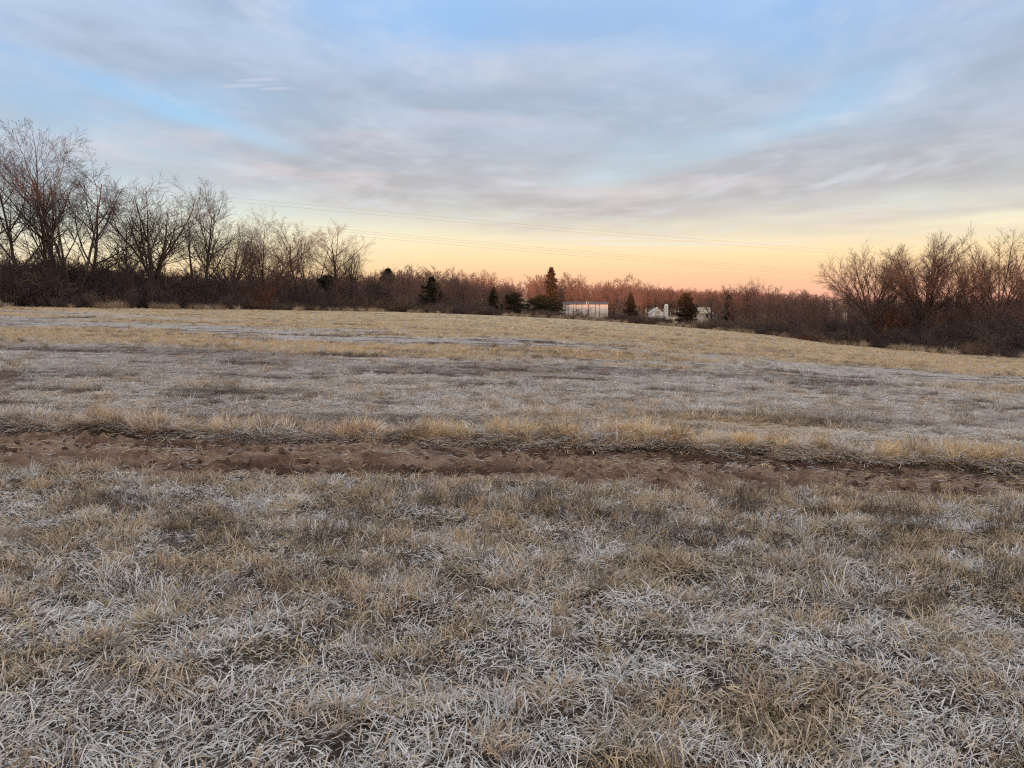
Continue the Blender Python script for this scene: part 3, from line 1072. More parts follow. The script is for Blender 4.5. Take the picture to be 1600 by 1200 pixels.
for i in range(3):   # wide vase shaped trees
    PROTO['vase%d' % i] = tree_meshes(grow(30 + i, [
        L_(1, (0, 0), 1, 0, 4, 0.04, 0.05, 0.75),
        L_(12, (10, 64), 2.4, 0.35, 8, 0.05, 0.02, 0.22, 0.10, 0.55, 0.0007, (0.85, 1.08)),
        L_(11, (22, 52), 0.48, 0.20, 5, 0.08, 0.03, 0.35, 0.42, 0.55, RM),
        L_(9, (22, 52), 0.52, 0.10, 3, 0.08, 0.03, 0.5, 0.4, 0.58, RM),
        L_(5, (18, 45), 0.58, 0.10, 1, 0.06, 0.04, 0.5, 0.4, 0.65, RM)], ((0, 0, 0, 0, 0, 1, 0.36, 0.022),)), 2, None, M_TWIGD if i == 0 else M_TWIG)
for i in range(3):   # broom crowned trees with straight fine twigs
    PROTO['fan%d' % i] = tree_meshes(grow(40 + i, [
        L_(1, (0, 0), 1, 0, 4, 0.03, 0.04, 0.8),
        L_(20, (3, 64), 2.3, 0.60, 7, 0.03, 0.010, 0.22, 0.05, 0.42, 0.0007, (0.9, 1.06)),
        L_(13, (16, 52), 0.38, 0.32, 4, 0.035, 0.012, 0.4, 0.40, 0.55, RM),
        L_(9, (16, 44), 0.48, 0.10, 2, 0.04, 0.015, 0.5, 0.4, 0.6, RM),
        L_(5, (12, 36), 0.55, 0.10, 1, 0.04, 0.02, 0.5, 0.4, 0.7, RM)], ((0, 0, 0, 0, 0, 1, 0.36, 0.026),)), 2, None, M_TWIGD)
RM2 = 0.0016
for i in range(3):   # slim poles, branching only near the top
    PROTO['pole%d' % i] = tree_meshes(grow(60 + i, [
        L_(1, (0, 0), 1, 0, 6, 0.04, 0.04, 0.45),
        L_(8, (18, 45), 0.34, 0.62, 4, 0.08, 0.08, 0.35, 0.45, 0.55, RM2),
        L_(6, (20, 48), 0.52, 0.15, 2, 0.10, 0.06, 0.4, 0.4, 0.55, RM2),
        L_(4, (20, 50), 0.56, 0.12, 1, 0.12, 0.04, 0.5, 0.4, 0.6, RM2)], ((0, 0, 0, 0, 0, 1, 1.0, 0.014),)), 1)
for i in range(5):   # far trees, lighter meshes
    PROTO['far%d' % i] = tree_meshes(grow(50 + i, [
        L_(1, (0, 0), 1, 0, 5, 0.05, 0.05, 0.35),
        L_(8, (18, 45), 0.62, 0.22, 4, 0.08, 0.10, 0.35, 0.45, 0.55, RM2),
        L_(7, (20, 48), 0.52, 0.15, 3, 0.10, 0.06, 0.4, 0.4, 0.55, RM2),
        L_(6, (20, 50), 0.56, 0.12, 2, 0.12, 0.04, 0.5, 0.4, 0.6, RM2),
        L_(3, (20, 50), 0.62, 0.12, 1, 0.1, 0.04, 0.5, 0.4, 0.7, RM2)]), 1)


def bare_tree(px, top, Y, kind, label, rz=0.0, wide=1.0, lean=0.0, group=None, name='bare_tree', sink=0.15):
    x = at(px, 480, Y).x
    zb = float(ground_z(np.array([x]), np.array([Y]))[0]) - sink
    H = at(px, top, Y).z - zb
    t = empty(name, (x, Y, zb), rz, (H * wide, H * wide, H))
    if lean:
        t.rotation_euler = (0, R(lean), rz)
    tr, cr = PROTO[kind]
    link('trunk', tr, t)
    link('crown', cr, t)
    return tag(t, label, 'tree', group)


G1, G2, G3 = 'bare trees along the field edge', 'bare trees of the far woods', 'broom-crowned bare trees beside the field'
LT = [
    (-22, 196, 70, 'tall3', 'bare tree cut off by the picture edge, thin top twigs showing', 2.1, 0.9, 3),
    (40, 228, 73, 'tall1', 'bare tree leaning towards the edge, left of the two straight dark trunks', 0.4, 0.9, -7),
    (77, 214, 76, 'tall0', 'tall straight dark-trunked bare tree, left of a close pair', 0.0, 0.85, 0),
    (92, 192, 79, 'tall2', 'tallest bare tree, right of a close pair of dark trunks', 1.9, 0.95, 3),
    (117, 212, 74, 'stems1', 'tall bare tree with a forked trunk right of the close pair', 3.9, 1.0, 3),
    (135, 250, 83, 'tall3', 'slanting bare tree leaning towards the wide vase-shaped tree', 1.2, 1.0, 20),
    (243, 284, 86, 'vase0', 'wide vase-shaped bare tree with low spreading limbs at the field edge', 0.3, 1.15, 0),
    (200, 300, 98, 'tall0', 'thin bare tree behind the slanting tree and the vase-shaped tree', 4.0, 0.9, 0),
    (308, 300, 90, 'stems0', 'many-stemmed bare tree just right of the wide vase-shaped tree', 2.6, 0.9, 3),
    (324, 284, 95, 'tall1', 'bare tree with a plume-like top swept to one side', 5.2, 0.85, 11),
    (362, 345, 104, 'vase2', 'low bare tree in the gap between plume-topped tree and round tree', 1.1, 1.1, 0),
    (396, 345, 108, 'stems1', 'slim bare tree over the rust coloured brush', 3.0, 0.8, -4),
    (414, 333, 110, 'vase1', 'broad round-topped bare tree above the rust coloured brush', 2.0, 1.1, 0),
    (470, 340, 116, 'tall2', 'bare tree with a left-leaning trunk near the dark cedar', 0.6, 1.25, -6),
    (488, 350, 120, 'stems0', 'upright bare tree behind the small dark cedar in the brush', 4.4, 1.15, 2),
    (530, 350, 124, 'tall3', 'narrow bare tree, second from the end of the tall row', 2.4, 1.3, 0),
    (548, 384, 126, 'vase0', 'low spreading bare tree ending the tall row before the far woods', 1.5, 1.0, 4),
]
WARM = {}
for i, (px, top, Y, k, lab, rz, wd, ln) in enumerate(LT):
    t_ = bare_tree(px, top, Y + 5, k, lab, rz, wd * (1.18 if px < 340 else 1.0), ln, G1)
    if px > 380 and k.startswith(('tall', 'stems')):       # warm glow towards the far woods put into browner twigs
        for ch_ in t_.children:
            if ch_.name.startswith('crown'):
                ch_.data = WARM.setdefault(k, ch_.data.copy())
                ch_.data.materials[0] = M_TWIG
RT = [
    (1366, 386, 84, 'fan0', 'first broom-crowned bare tree, nearest the open sky', 0.0, 0.98, 0),
    (1447, 370, 81, 'fan1', 'middle of the three broom-crowned bare trees', 2.2, 0.98, 0),
    (1562, 362, 77, 'fan2', 'last broom-crowned bare tree, by the picture edge', 4.0, 0.95, 0),
    (1512, 392, 104, 'fan0', 'smaller bare tree behind the gap between middle and last broom-crowned trees', 3.0, 0.6, 0),
    (1640, 372, 92, 'fan1', 'bare tree reaching in from beyond the picture edge', 1.0, 0.7, 0),
]
for (px, top, Y, k, lab, rz, wd, ln) in RT:
    bare_tree(px, top, Y + 7, k, lab, rz, wd, ln, G3)
FT = [
    (640, 415, 168, 'far0', 'bare feathery tree right of the small skyline pine', 0.4, 1.3),
    (664, 419, 172, 'far3', 'bare tree right above the broad dark cedar', 2.4, 1.2),
    (705, 422, 170, 'vase1', 'left of two round bare crowns right of the broad cedar', 0.9, 0.9),
    (726, 420, 166, 'vase2', 'right of two round bare crowns right of the broad cedar', 3.1, 1.0),
    (765, 436, 180, 'far1', 'low bare crown above the slender cedar', 1.9, 1.3),
    (838, 430, 188, 'far2', 'thin bare tree just left of the tall spire evergreen', 2.9, 1.0),
    (889, 425, 222, 'far4', 'reddish bare tree just right of the tall spire evergreen', 0.2, 1.2),
    (905, 429, 226, 'far1', 'reddish bare tree over the white barn roof', 4.2, 1.1),
    (958, 446, 224, 'far0', 'bare tree above the right end of the white barn', 3.3, 1.3),
    (992, 437, 300, 'far3', 'pinkish bare tree above the small white gabled shed', 1.3, 1.1),
    (1040, 448, 410, 'far2', 'bare tree rising behind the white silo', 5.0, 1.4),
    (1112, 451, 180, 'far4', 'bare tree behind the tan-roofed house', 2.2, 1.4),
    (1171, 437, 150, 'vase0', 'lone pinkish bare tree standing over the low far woods', 5.1, 0.92),
    (1236, 458, 160, 'far1', 'low bare tree between the lone pinkish tree and the broom-crowned trees', 0.8, 1.5),
    (1262, 460, 140, 'far2', 'bare tree just before the first broom-crowned tree', 3.8, 1.4),
]
for (px, top, Y, k, lab, rz, wd) in FT:
    bare_tree(px, top, Y, k, lab, rz, wd, 0, G2)


# ------------------------------------------------------------------ woods and brush (uncountable)
def joined_proto(name, levels, mat, sides=3):
    vt, qt, off = [], [], 0
    H = max(q.z for lv in levels for p, _ in lv for q in p)
    for lv in levels:
        v, q = tubes([([a / H for a in p], [a / H for a in r]) for p, r in lv], sides)
        vt.append(v); qt.append(q + off); off += len(v)
    return bpy.data.objects.new(name, mk_mesh(name, np.concatenate(vt), np.concatenate(qt), None, mat, True))


def brush_proto(seed, mat, n=26, spread=0.55):
    rnd = random.Random(seed)
    st = []
    for k in range(n):
        aa = rnd.uniform(0, 6.28); rr = 0.45 * math.sqrt(rnd.random())
        st.append((rr * math.cos(aa), rr * math.sin(aa), 0, spread * math.cos(aa) * rnd.random(), spread * math.sin(aa) * rnd.random(), 1, rnd.uniform(0.45, 1.0), 0.012))
    return joined_proto('brush', grow(seed, [
        L_(1, (0, 0), 1, 0, 3, 0.12, 0.03, 0.4),
        L_(7, (25, 65), 0.50, 0.12, 2, 0.14, 0.04, 0.5, 0.4, 0.6, 0.004),
        L_(5, (25, 65), 0.55, 0.15, 1, 0.12, 0.03, 0.5, 0.4, 0.7, 0.0035)], st), mat)


M_BRUSH2 = bark_mat('tan_brush', (0.15, 0.105, 0.080, 1), (0.29, 0.20, 0.145, 1), 2.0)
BR = [brush_proto(400 + i, (M_BRUSH, M_BRUSH2)[i % 2], 14 + 3 * i, 0.5 + 0.22 * i) for i in range(5)]
RB = [brush_proto(420 + i, M_RUST, 22) for i in range(2)]
SAP = [joined_proto('sapling', grow(440 + i, [
    L_(1, (0, 0), 1, 0, 5, 0.05, 0.05, 0.35),
    L_(12, (20, 50), 0.45, 0.25, 3, 0.10, 0.08, 0.35, 0.45, 0.5, 0.003),
    L_(7, (22, 55), 0.52, 0.15, 2, 0.12, 0.05, 0.4, 0.4, 0.55, 0.0025),
    L_(4, (22, 55), 0.58, 0.15, 1, 0.12, 0.03, 0.5, 0.4, 0.6, 0.0022)], ((0, 0, 0, 0, 0, 1, 1.0, 0.013),)), M_TWIG) for i in range(6)]
C_BR = proto_collection('brush_forms', BR)
C_RB = proto_collection('rust_brush_forms', RB)
C_SAP = proto_collection('sapling_forms', SAP)
DSAP = []
for o_ in SAP:
    m_ = o_.data.copy(); m_.materials[0] = M_TWIGD
    DSAP.append(bpy.data.objects.new('thicket_stem', m_))
C_DSAP = proto_collection('thicket_forms', DSAP)


def belt(rng, n, px0, px1, d0, d1):
    """points in the wooded belt beyond the field edge, d metres behind it"""
    t = (rng.uniform(px0, px1, n) - 800) / F
    ey, _ = edge_of(t)
    y = ey + d0 + (d1 - d0) * rng.random(n)
    return t * y, y, t * F + 800


def keep_clear(px, y):
    """openings in the brush where the buildings show"""
    op = ((px > 866) & (px < 968) & (y < 207)) | ((px > 990) & (px < 1068) & (y < 380)) | ((px > 1080) & (px < 1126) & (y < 206)) | ((px > 790) & (px < 832) & (y < 205))
    return ~op


rng = np.random.default_rng(71)
# front line of brush
x, y, px = belt(rng, 1500, -250, 1900, 0.3, 15)
y = y + 5.0 * fbm(px / 22.0, px * 0 + 7, 3, 33) - 2.2; x = (px - 800) / F * y
ht = np.interp(px, [-250, 100, 350, 560, 700, 870, 960, 1100, 1240, 1330, 1600, 1900], [3.4, 3.6, 2.6, 2.6, 2.4, 1.1, 1.3, 1.5, 1.8, 2.6, 2.9, 2.9])
ht = ht * rng.uniform(0.4, 1.15, len(x)) * (0.45 + 0.55 * sstep(y - edge_of(x / y)[0], 0, 7)) * (0.25 + 1.5 * fbm(px / 24.0, px * 0 + 4, 3, 29))
k = keep_clear(px, y) | (ht < 1.1)
x, y, ht = x[k], y[k], ht[k]
rot, scl = rot_scl(rng, len(x), 1, 1, 0.08)
scl = np.stack([ht * 1.25, ht * 1.25, ht], 1)
scatter('undergrowth', C_BR, np.stack([x, y, ground_z(x, y) - 0.05], 1), rot, scl, rng.integers(0, 5, len(x)), None,
        'dark tangled brush along the far edge of the field', 'brush')
# low hedge on the crest in the middle and right
x, y, px = belt(rng, 420, 640, 1330, 0.2, 4.0)
ht = rng.uniform(0.5, 1.5, len(x)) * np.interp(px, [640, 850, 960, 1330], [1.0, 0.8, 0.85, 1.2]) * (0.4 + sstep(fbm(px / 40.0, px * 0, 3, 9), 0.35, 0.6))
rot, scl = rot_scl(rng, len(x), 1, 1, 0.08)
scatter('low_hedge_brush', C_BR, np.stack([x, y, ground_z(x, y) - 0.05], 1), rot, np.stack([ht * 1.5, ht * 1.5, ht], 1), rng.integers(0, 5, len(x)), None,
        'low dark bushes lining the crest of the field', 'brush')

# thicket of slender young stems among the brush
x, y, px = belt(rng, 1000, -250, 1900, 1.0, 20)
ht = np.interp(px, [-250, 150, 350, 600, 700, 1200, 1300, 1400, 1900], [6.0, 6.0, 4.8, 5.0, 0.0, 0.0, 3.0, 3.6, 4.0]) * rng.uniform(0.4, 1.15, len(x))
k = ht > 0.8; x, y, ht = x[k], y[k], ht[k]
rot, scl = rot_scl(rng, len(x), 1, 1, 0.12)
wd = ht * rng.uniform(0.7, 1.3, len(x))
scatter('young_thicket', C_DSAP, np.stack([x, y, ground_z(x, y) - 0.05], 1), rot, np.stack([wd, wd, ht], 1), rng.integers(0, 6, len(x)), None,
        'thicket of slender grey stems among the brush beside the field', 'thicket')
# rank straw growing along the foot of the brush
n = 2600
t = (rng.uniform(-150, 1800, n) - 800) / F
y = edge_of(t)[0] + rng.normal(0.2, 1.3, n); x = t * y
k = rng.random(n) < sstep(fbm(t * 40, t * 0 + 3, 3, 37), 0.38, 0.6); x, y = x[k], y[k]
rot, scl = rot_scl(rng, len(x), 1.2, 3.0, 0.2, (0.7, 1.3))
c = np.where(rng.random((len(x), 1)) < 0.5, C_TAN * 0.9, C_BROWN * 1.1) * rng.uniform(0.7, 1.1, (len(x), 1))
scatter('edge_straw', C_TALL, np.stack([x, y, ground_z(x, y) - 0.03], 1), rot, scl, rng.integers(0, 6, len(x)), c,
        'rank tan straw along the foot of the brush at the field edge', 'straw')
# woods behind
x, y, px = belt(rng, 1500, -350, 2000, 6, 90)
top = np.interp(px, [-350, 100, 300, 450, 560, 620, 700, 800, 900, 1000, 1100, 1200, 1280, 1400, 1600, 2000],
                [405, 412, 428, 432, 426, 422, 428, 438, 433, 442, 449, 456, 460, 465, 465, 460])
top = top + rng.normal(4, 8, len(x)) + 8 * (fbm(px / 30.0, px * 0 + 2, 3, 19) - 0.5)
zb = ground_z(x, y)
zt = CAM_H + (470 - top) / F * y
ht = np.clip(zt - zb, 2.5, 14)
k = keep_clear(px, y)
x, y, zb, ht = x[k], y[k], zb[k], ht[k]
rot, scl = rot_scl(rng, len(x), 1, 1, 0.05)
wd = ht * rng.uniform(0.9, 1.4, len(x))
scatter('distant_woods', C_SAP, np.stack([x, y, zb - 0.1], 1), rot, np.stack([wd, wd, ht], 1), rng.integers(0, 6, len(x)), None,
        'mass of bare reddish trees in the woods beyond the field', 'woods')
# farther belt that closes the view through the gaps
n = 1500
t = (rng.uniform(-500, 2200, n) - 800) / F
y = rng.uniform(215, 330, n); x = t * y; px = t * F + 800
y = np.where((px > 990) & (px < 1068), y + 190, y); x = t * y
zb = ground_z(x, y)
top = np.interp(px, [-500, 560, 700, 800, 900, 1000, 1100, 1200, 1300, 2200], [428, 428, 434, 442, 439, 446, 452, 457, 461, 457]) + rng.normal(4, 5, n)
ht = np.clip(CAM_H + (470 - top) / F * y - zb, 3, 20)
rot, scl = rot_scl(rng, n, 1, 1, 0.05)
wd = ht * rng.uniform(0.8, 1.2, n)
scatter('far_treeline', C_SAP, np.stack([x, y, zb - 0.2], 1), rot, np.stack([wd, wd, ht], 1), rng.integers(0, 6, n), None,
        'hazy far treeline closing the view behind the buildings', 'woods')
n = 700
t = (rng.uniform(940, 1220, n) - 800) / F
y = rng.uniform(412, 540, n); x = t * y; px = t * F + 800
zb = ground_z(x, y)
ht = np.clip(CAM_H + (470 - np.interp(px, [940, 1040, 1100, 1220], [446, 449, 452, 458]) + rng.normal(-4, 3, n)) / F * y - zb, 6, 24)
rot, scl = rot_scl(rng, n, 1, 1, 0.05)
wd = ht * rng.uniform(0.7, 1.0, n)
scatter('rear_woods', C_SAP, np.stack([x, y, zb - 0.2], 1), rot, np.stack([wd, wd, ht], 1), rng.integers(0, 6, n), None,
        'bare woods closing the gap behind the silo and gabled shed', 'woods')
# thin underbrush under those woods
n = 900
t = (rng.uniform(-400, 2000, n) - 800) / F
y = edge_of(t)[0] + rng.uniform(20, 110, n); x = t * y; px = t * F + 800
k = keep_clear(px, y); x, y = x[k], y[k]
ht = rng.uniform(2.0, 4.2, len(x))
rot, scl = rot_scl(rng, len(x), 1, 1, 0.05)
scatter('woodland_underbrush', C_BR, np.stack([x, y, ground_z(x, y) - 0.1], 1), rot, np.stack([ht * 1.6, ht * 1.6, ht], 1), rng.integers(0, 5, len(x)), None,
        'shadowy underbrush beneath the bare woods', 'brush')


# ------------------------------------------------------------------ single shrubs
def shrub(px, Y, H, W, src, mat_label, name='shrub', rz=0.0):
    x = at(px, 480, Y).x
    zb = float(ground_z(np.array([x]), np.array([Y]))[0]) - 0.05
    t = empty(name, (x, Y, zb), rz, (W, W, H))
    link('branches', src.data, t)
    return tag(t, mat_label, 'shrub', 'shrubs along the field edge')


shrub(400, 99, 3.6, 3.6, RB[0], 'brush coloured rust for sunlight through gaps, under the round-topped bare tree')  # orange light through the trees is put into this brush colour
shrub(1405, 92, 6.4, 5.0, RB[1], 'thicket coloured rust for sunlight through gaps, between the first two broom-crowned trees', rz=1.0)
shrub(1490, 93, 6.8, 4.0, RB[0], 'rust coloured thicket behind the middle broom-crowned tree', rz=2.0)
shrub(908, 142, 2.7, 3.2, BR[0], 'rounded dark bush in front of the white barn')
shrub(1130, 117, 1.3, 2.6, BR[2], 'low dark bush below the tan-roofed house')
shrub(1030, 128, 1.1, 2.2, BR[3], 'dark bush in front of the silo')
shrub(1270, 97, 0.9, 3.4, RB[1], 'low russet bramble at the corner by the wooden post')


# ------------------------------------------------------------------ evergreens
def evergreen(px, top, Y, width_px, profile, label, mat, seed, base_row=None, n=7000, name='cedar_tree', group='evergreens in the far woods', leaf=0.30):
    rng = np.random.default_rng(seed)
    x = at(px, 480, Y).x
    zb = float(ground_z(np.array([x]), np.array([Y]))[0]) - 0.1
    if base_row is not None:
        pass
    H = at(px, top, Y).z - zb
    Rm = 1.2 * width_px / F * Y / 2
    t = empty(name, (x, Y, zb))
    pts = [Vector((0, 0, 0)), Vector((0.03, 0, H * 0.35)), Vector((-0.03, 0.02, H * 0.7)), Vector((0, 0, H * 0.985))]
    v, q = tubes([(pts, [0.028 * H, 0.020 * H, 0.010 * H, 0.003 * H])], 8)
    link('trunk', mk_mesh('trunk', v, q, None, M_BARK, True), t)
    # whorls of boughs, each a spray of small needle clumps
    prof_h, prof_r = zip(*profile)
    nb = int(H * 13)
    V, T = [], []
    per = max(20, n // nb)
    for b_ in range(nb):
        hh = prof_h[0] + (prof_h[-1] - prof_h[0]) * (b_ + rng.random()) / nb
        rr = Rm * np.interp(hh, prof_h, prof_r) * rng.uniform(0.55, 1.18)
        az = rng.uniform(0, 6.283)
        u = rng.random(per) ** 0.65
        px_ = u * rr
        lat = rng.normal(0, 0.10 + 0.20 * rr * (1 - 0.5 * u), per)
        rise = rng.uniform(-0.1, 0.35) * rr
        zz_ = hh * H + rise * u + rng.normal(0, 0.10, per)
        cx = px_ * math.cos(az) - lat * math.sin(az); cy = px_ * math.sin(az) + lat * math.cos(az)
        c = np.stack([cx, cy, np.clip(zz_, 0.1, H)], 1)
        sz = rng.uniform(0.5, 1.1, per)[:, None] * leaf
        d1 = rng.normal(0, 1, (per, 3)); d1[:, 2] *= 0.6; d1[:, 0] += 1.0 * math.cos(az); d1[:, 1] += 1.0 * math.sin(az)
        d1 /= np.linalg.norm(d1, axis=1, keepdims=True)
        d2 = np.cross(d1, rng.normal(0, 1, (per, 3))); d2 /= np.linalg.norm(d2, axis=1, keepdims=True) + 1e-9
        o0 = sum(len(q_) for q_ in V)
        V.append(np.stack([c - d2 * sz * 0.35, c + d1 * sz, c + d2 * sz * 0.35], 1).reshape(-1, 3))
        T.append(o0 + np.arange(per * 3).reshape(-1, 3))
    link('crown', mk_mesh('crown', np.concatenate(V), None, np.concatenate(T), mat), t)
    return tag(t, label, 'evergreen', group)


CONE = [(0.06, 0.95), (0.2, 1.0), (0.45, 0.75), (0.7, 0.45), (0.9, 0.16), (0.99, 0.03)]
SPIRE = [(0.05, 1.0), (0.25, 0.85), (0.40, 0.50), (0.6, 0.42), (0.75, 0.36), (0.9, 0.20), (0.99, 0.05)]
ROUND = [(0.10, 0.75), (0.3, 1.0), (0.6, 0.95), (0.8, 0.7), (0.97, 0.25)]
FLAT = [(0.62, 0.25), (0.74, 1.0), (0.84, 0.7), (0.92, 0.45), (0.99, 0.15)]
TOPPY = [(0.55, 0.2), (0.7, 0.9), (0.85, 1.0), (0.98, 0.35)]
evergreen(675, 433, 138, 48, CONE, 'broad dark cedar with a reddish pointed top', M_CEDAR, 1, n=11000)
evergreen(772, 449, 146, 26, CONE, 'slender dark cedar, left of two before a white shed', M_CEDAR, 2)
evergreen(805, 457, 148, 34, ROUND, 'squat rounded cedar, right of two before a white shed', M_CEDAR, 3)
evergreen(861, 418, 152, 40, SPIRE, 'tallest spire-shaped evergreen rising above the woods', M_PINE, 4, n=11000)
evergreen(845, 462, 147, 40, ROUND, 'bushy dark cedar at the foot of the spire evergreen', M_CEDAR, 5)
evergreen(985, 458, 146, 24, CONE, 'small pointed cedar right of the white barn', M_PINE, 6)
evergreen(1072, 458, 132, 30, ROUND, 'reddish rounded pine left of the tan-roofed house', M_PINE, 7)
evergreen(1138, 461, 150, 16, CONE, 'little dark pointed conifer right of the tan-roofed house', M_CEDAR, 8)
evergreen(607, 420, 158, 22, FLAT, 'small wind-shaped pine poking above the woods', M_CEDAR, 9, name='pine_tree')
evergreen(513, 431, 124, 30, FLAT, 'dark evergreen crown in the brush near the end of the tall row', M_CEDAR, 10)
evergreen(425, 455, 108, 14, CONE, 'tiny dark cedar in the brush beside the rust coloured shrub', M_CEDAR, 11)
evergreen(318, 447, 95, 30, CONE, 'squat dark evergreen bush low in the brush under the plume-topped tree', M_CEDAR, 12)


# ------------------------------------------------------------------ farm buildings
def box(name, lo, hi, mat, parent, bev=0.0):
    bm = bmesh.new()
    bmesh.ops.create_cube(bm, size=1)
    lo, hi = Vector(lo), Vector(hi)
    for v in bm.verts:
        v.co = Vector([(lo[i] + hi[i]) / 2 + v.co[i] * (hi[i] - lo[i]) for i in range(3)])
    if bev:
        bmesh.ops.bevel(bm, geom=bm.edges[:], offset=bev, segments=1, affect='EDGES')
    me = bpy.data.meshes.new(name); bm.to_mesh(me); bm.free()
    me.materials.append(mat)
    return link(name, me, parent)


def gable_roof(name, x0, x1, y0, y1, z0, h, th, mat, parent, along='x', over=0.3):
    """two-slope roof slab with thickness"""
    if along == 'x':
        ym = (y0 + y1) / 2
        prof = [(y0 - over, z0 - over * h / (ym - y0)), (ym, z0 + h), (y1 + over, z0 - over * h / (ym - y0))]
        ring = [(0, a_, b_) for a_, b_ in prof] + [(0, a_, b_ + th) for a_, b_ in reversed(prof)]
        A = [(x0 - over, p[1], p[2]) for p in ring]; B = [(x1 + over, p[1], p[2]) for p in ring]
    else:
        xm = (x0 + x1) / 2
        prof = [(x0 - over, z0 - over * h / (xm - x0)), (xm, z0 + h), (x1 + over, z0 - over * h / (xm - x0))]
        ring = [(a_, 0, b_) for a_, b_ in prof] + [(a_, 0, b_ + th) for a_, b_ in reversed(prof)]
        A = [(p[0], y0 - over, p[2]) for p in ring]; B = [(p[0], y1 + over, p[2]) for p in ring]
    v = A + B
    q = [[i, (i + 1) % 6, 6 + (i + 1) % 6, 6 + i] for i in range(6)]
    q += [[0, 1, 4, 5], [1, 2, 3, 4], [6, 11, 10, 7], [7, 10, 9, 8]]
    return link(name, mk_mesh(name, v, q, None, mat), parent)


def gable_wall(name, x0, x1, y0, y1, z, h, mat, parent):
    """body with triangular gable ends facing along y"""
    xm = (x0 + x1) / 2
    pr = [(x0, 0), (x1, 0), (x1, z), (xm, z + h), (x0, z)]
    v = [(a_, y0, b_) for a_, b_ in pr] + [(a_, y1, b_) for a_, b_ in pr]
    me = bpy.data.meshes.new(name)
    me.from_pydata(v, [], [[0, 1, 2, 3, 4], [9, 8, 7, 6, 5], [0, 5, 6, 1], [1, 6, 7, 2], [4, 9, 5, 0], [2, 7, 8, 3], [3, 8, 9, 4]])
    me.materials.append(mat)
    return link(name, me, parent)


def ground_at(x, y):
    return float(ground_z(np.array([x]), np.array([y]))[0])


# long white barn
YB = 196.0
xl, xr = at(880, 480, YB).x, at(950, 480, YB).x
zt = at(915, 474, YB).z
zb = ground_at((xl + xr) / 2, YB) - 0.2
barn = tag(empty('barn', (xl, YB, zb)), 'long low white barn seen through thin tree trunks', 'barn', 'farm buildings beyond the field')
Wd, Hh = xr - xl, zt - zb
box('wall', (0, 0, 0), (Wd, 7, Hh - 0.25), M_WHITE, barn)
n = 16
for i in range(n):   # upper siding panels between battens
    if i in (7,):
        continue
    box('panel', (i * Wd / n + 0.03, -0.05, Hh * 0.52), ((i + 1) * Wd / n - 0.03, 0.0, Hh - 0.28), M_WHITE, barn, 0.01)
for i, (a_, c_) in enumerate(((0.02, 0.22), (0.26, 0.46), (0.56, 0.76), (0.79, 0.985))):
    d_ = box('door', (a_ * Wd, -0.07, 0.05), (c_ * Wd, 0.0, Hh * 0.48), M_CREAM, barn, 0.01)
    for s in range(3):
        box('rail', (a_ * Wd, -0.10, Hh * (0.1 + 0.14 * s)), (c_ * Wd, -0.07, Hh * (0.1 + 0.14 * s) + 0.08), M_TRIM, d_)
gable_roof('roof', 0, Wd, 0, 7, Hh - 0.25, 0.5, 0.12, M_ROOF, barn)
for a_ in (0.52, 0.56):
    v, q = tubes([([Vector((a_ * Wd, -0.25, 0)), Vector((a_ * Wd, -0.25, Hh + 0.45))], [0.09, 0.09])], 8)
    link('post', mk_mesh('post', v, q, None, M_WHITE), barn)
# thin trunks in front of the barn
LABT = ['first from its left end', 'second from its left end', 'third from its left end', 'fourth from its left end', 'just left of its centre',
        'at its dark centre gap', 'third from its right end', 'second from its right end', 'at its right end']
for i, (px, top) in enumerate(((883, 448), (888, 452), (896, 450), (902, 455), (909, 446), (920, 452), (930, 450), (937, 455), (954, 448))):
    bare_tree(px, top, 172 + 2.2 * (i % 3), 'pole%d' % (i % 3), 'slim bare sapling before the white barn, ' + LABT[i], i * 1.1, 0.9, 0, 'saplings before the barn', 'sapling')

# low white shed glimpsed between the cedars
YS = 214.0
xl, xr = at(778, 480, YS).x, at(835, 480, YS).x
zt = at(800, 482, YS).z; zb = ground_at(xl, YS) - 0.2
shed = tag(empty('shed', (xl, YS, zb)), 'low white shed glimpsed between the two cedars', 'shed', 'farm buildings beyond the field')
box('wall', (0, 0, 0), (xr - xl, 6, zt - zb - 0.3), M_WHITE, shed)
gable_roof('roof', 0, xr - xl, 0, 6, zt - zb - 0.3, 0.7, 0.12, M_ROOF, shed)
for i in range(4):
    w_ = box('window', ((0.12 + 0.22 * i) * (xr - xl), -0.06, 1.2), ((0.20 + 0.22 * i) * (xr - xl), 0, 2.3), M_TRIM, shed)
    box('pane', ((0.125 + 0.22 * i) * (xr - xl), -0.08, 1.27), ((0.195 + 0.22 * i) * (xr - xl), -0.06, 2.23), M_GLASS, w_)

# white gabled shed
YG = 385.0
xl, xr = at(1018, 480, YG).x, at(1037, 480, YG).x
zt = at(1027, 481, YG).z; zb = ground_at(xl, YG) - 0.2
gs = tag(empty('gabled_shed', (xl, YG, zb)), 'small white gabled shed left of the silo', 'shed', 'farm buildings beyond the field')
Wd, Hh = xr - xl, zt - zb
gable_wall('wall', 0, Wd, 0, 9, Hh - 2.4, 2.0, M_WHITE, gs)
gable_roof('roof', 0, Wd, 0, 9, Hh - 2.4, 2.0, 0.18, M_GREYROOF, gs, 'y', 0.4)
box('vent_cupola', (Wd / 2 - 0.5, 1.2, Hh - 0.5), (Wd / 2 + 0.5, 2.2, Hh + 0.35), M_WHITE, gs, 0.15)
d_ = box('door', (Wd * 0.32, -0.08, 0), (Wd * 0.68, 0, 3.2), M_TRIM, gs)
box('rail', (Wd * 0.32, -0.12, 1.5), (Wd * 0.68, -0.08, 1.7), M_WHITE, d_)

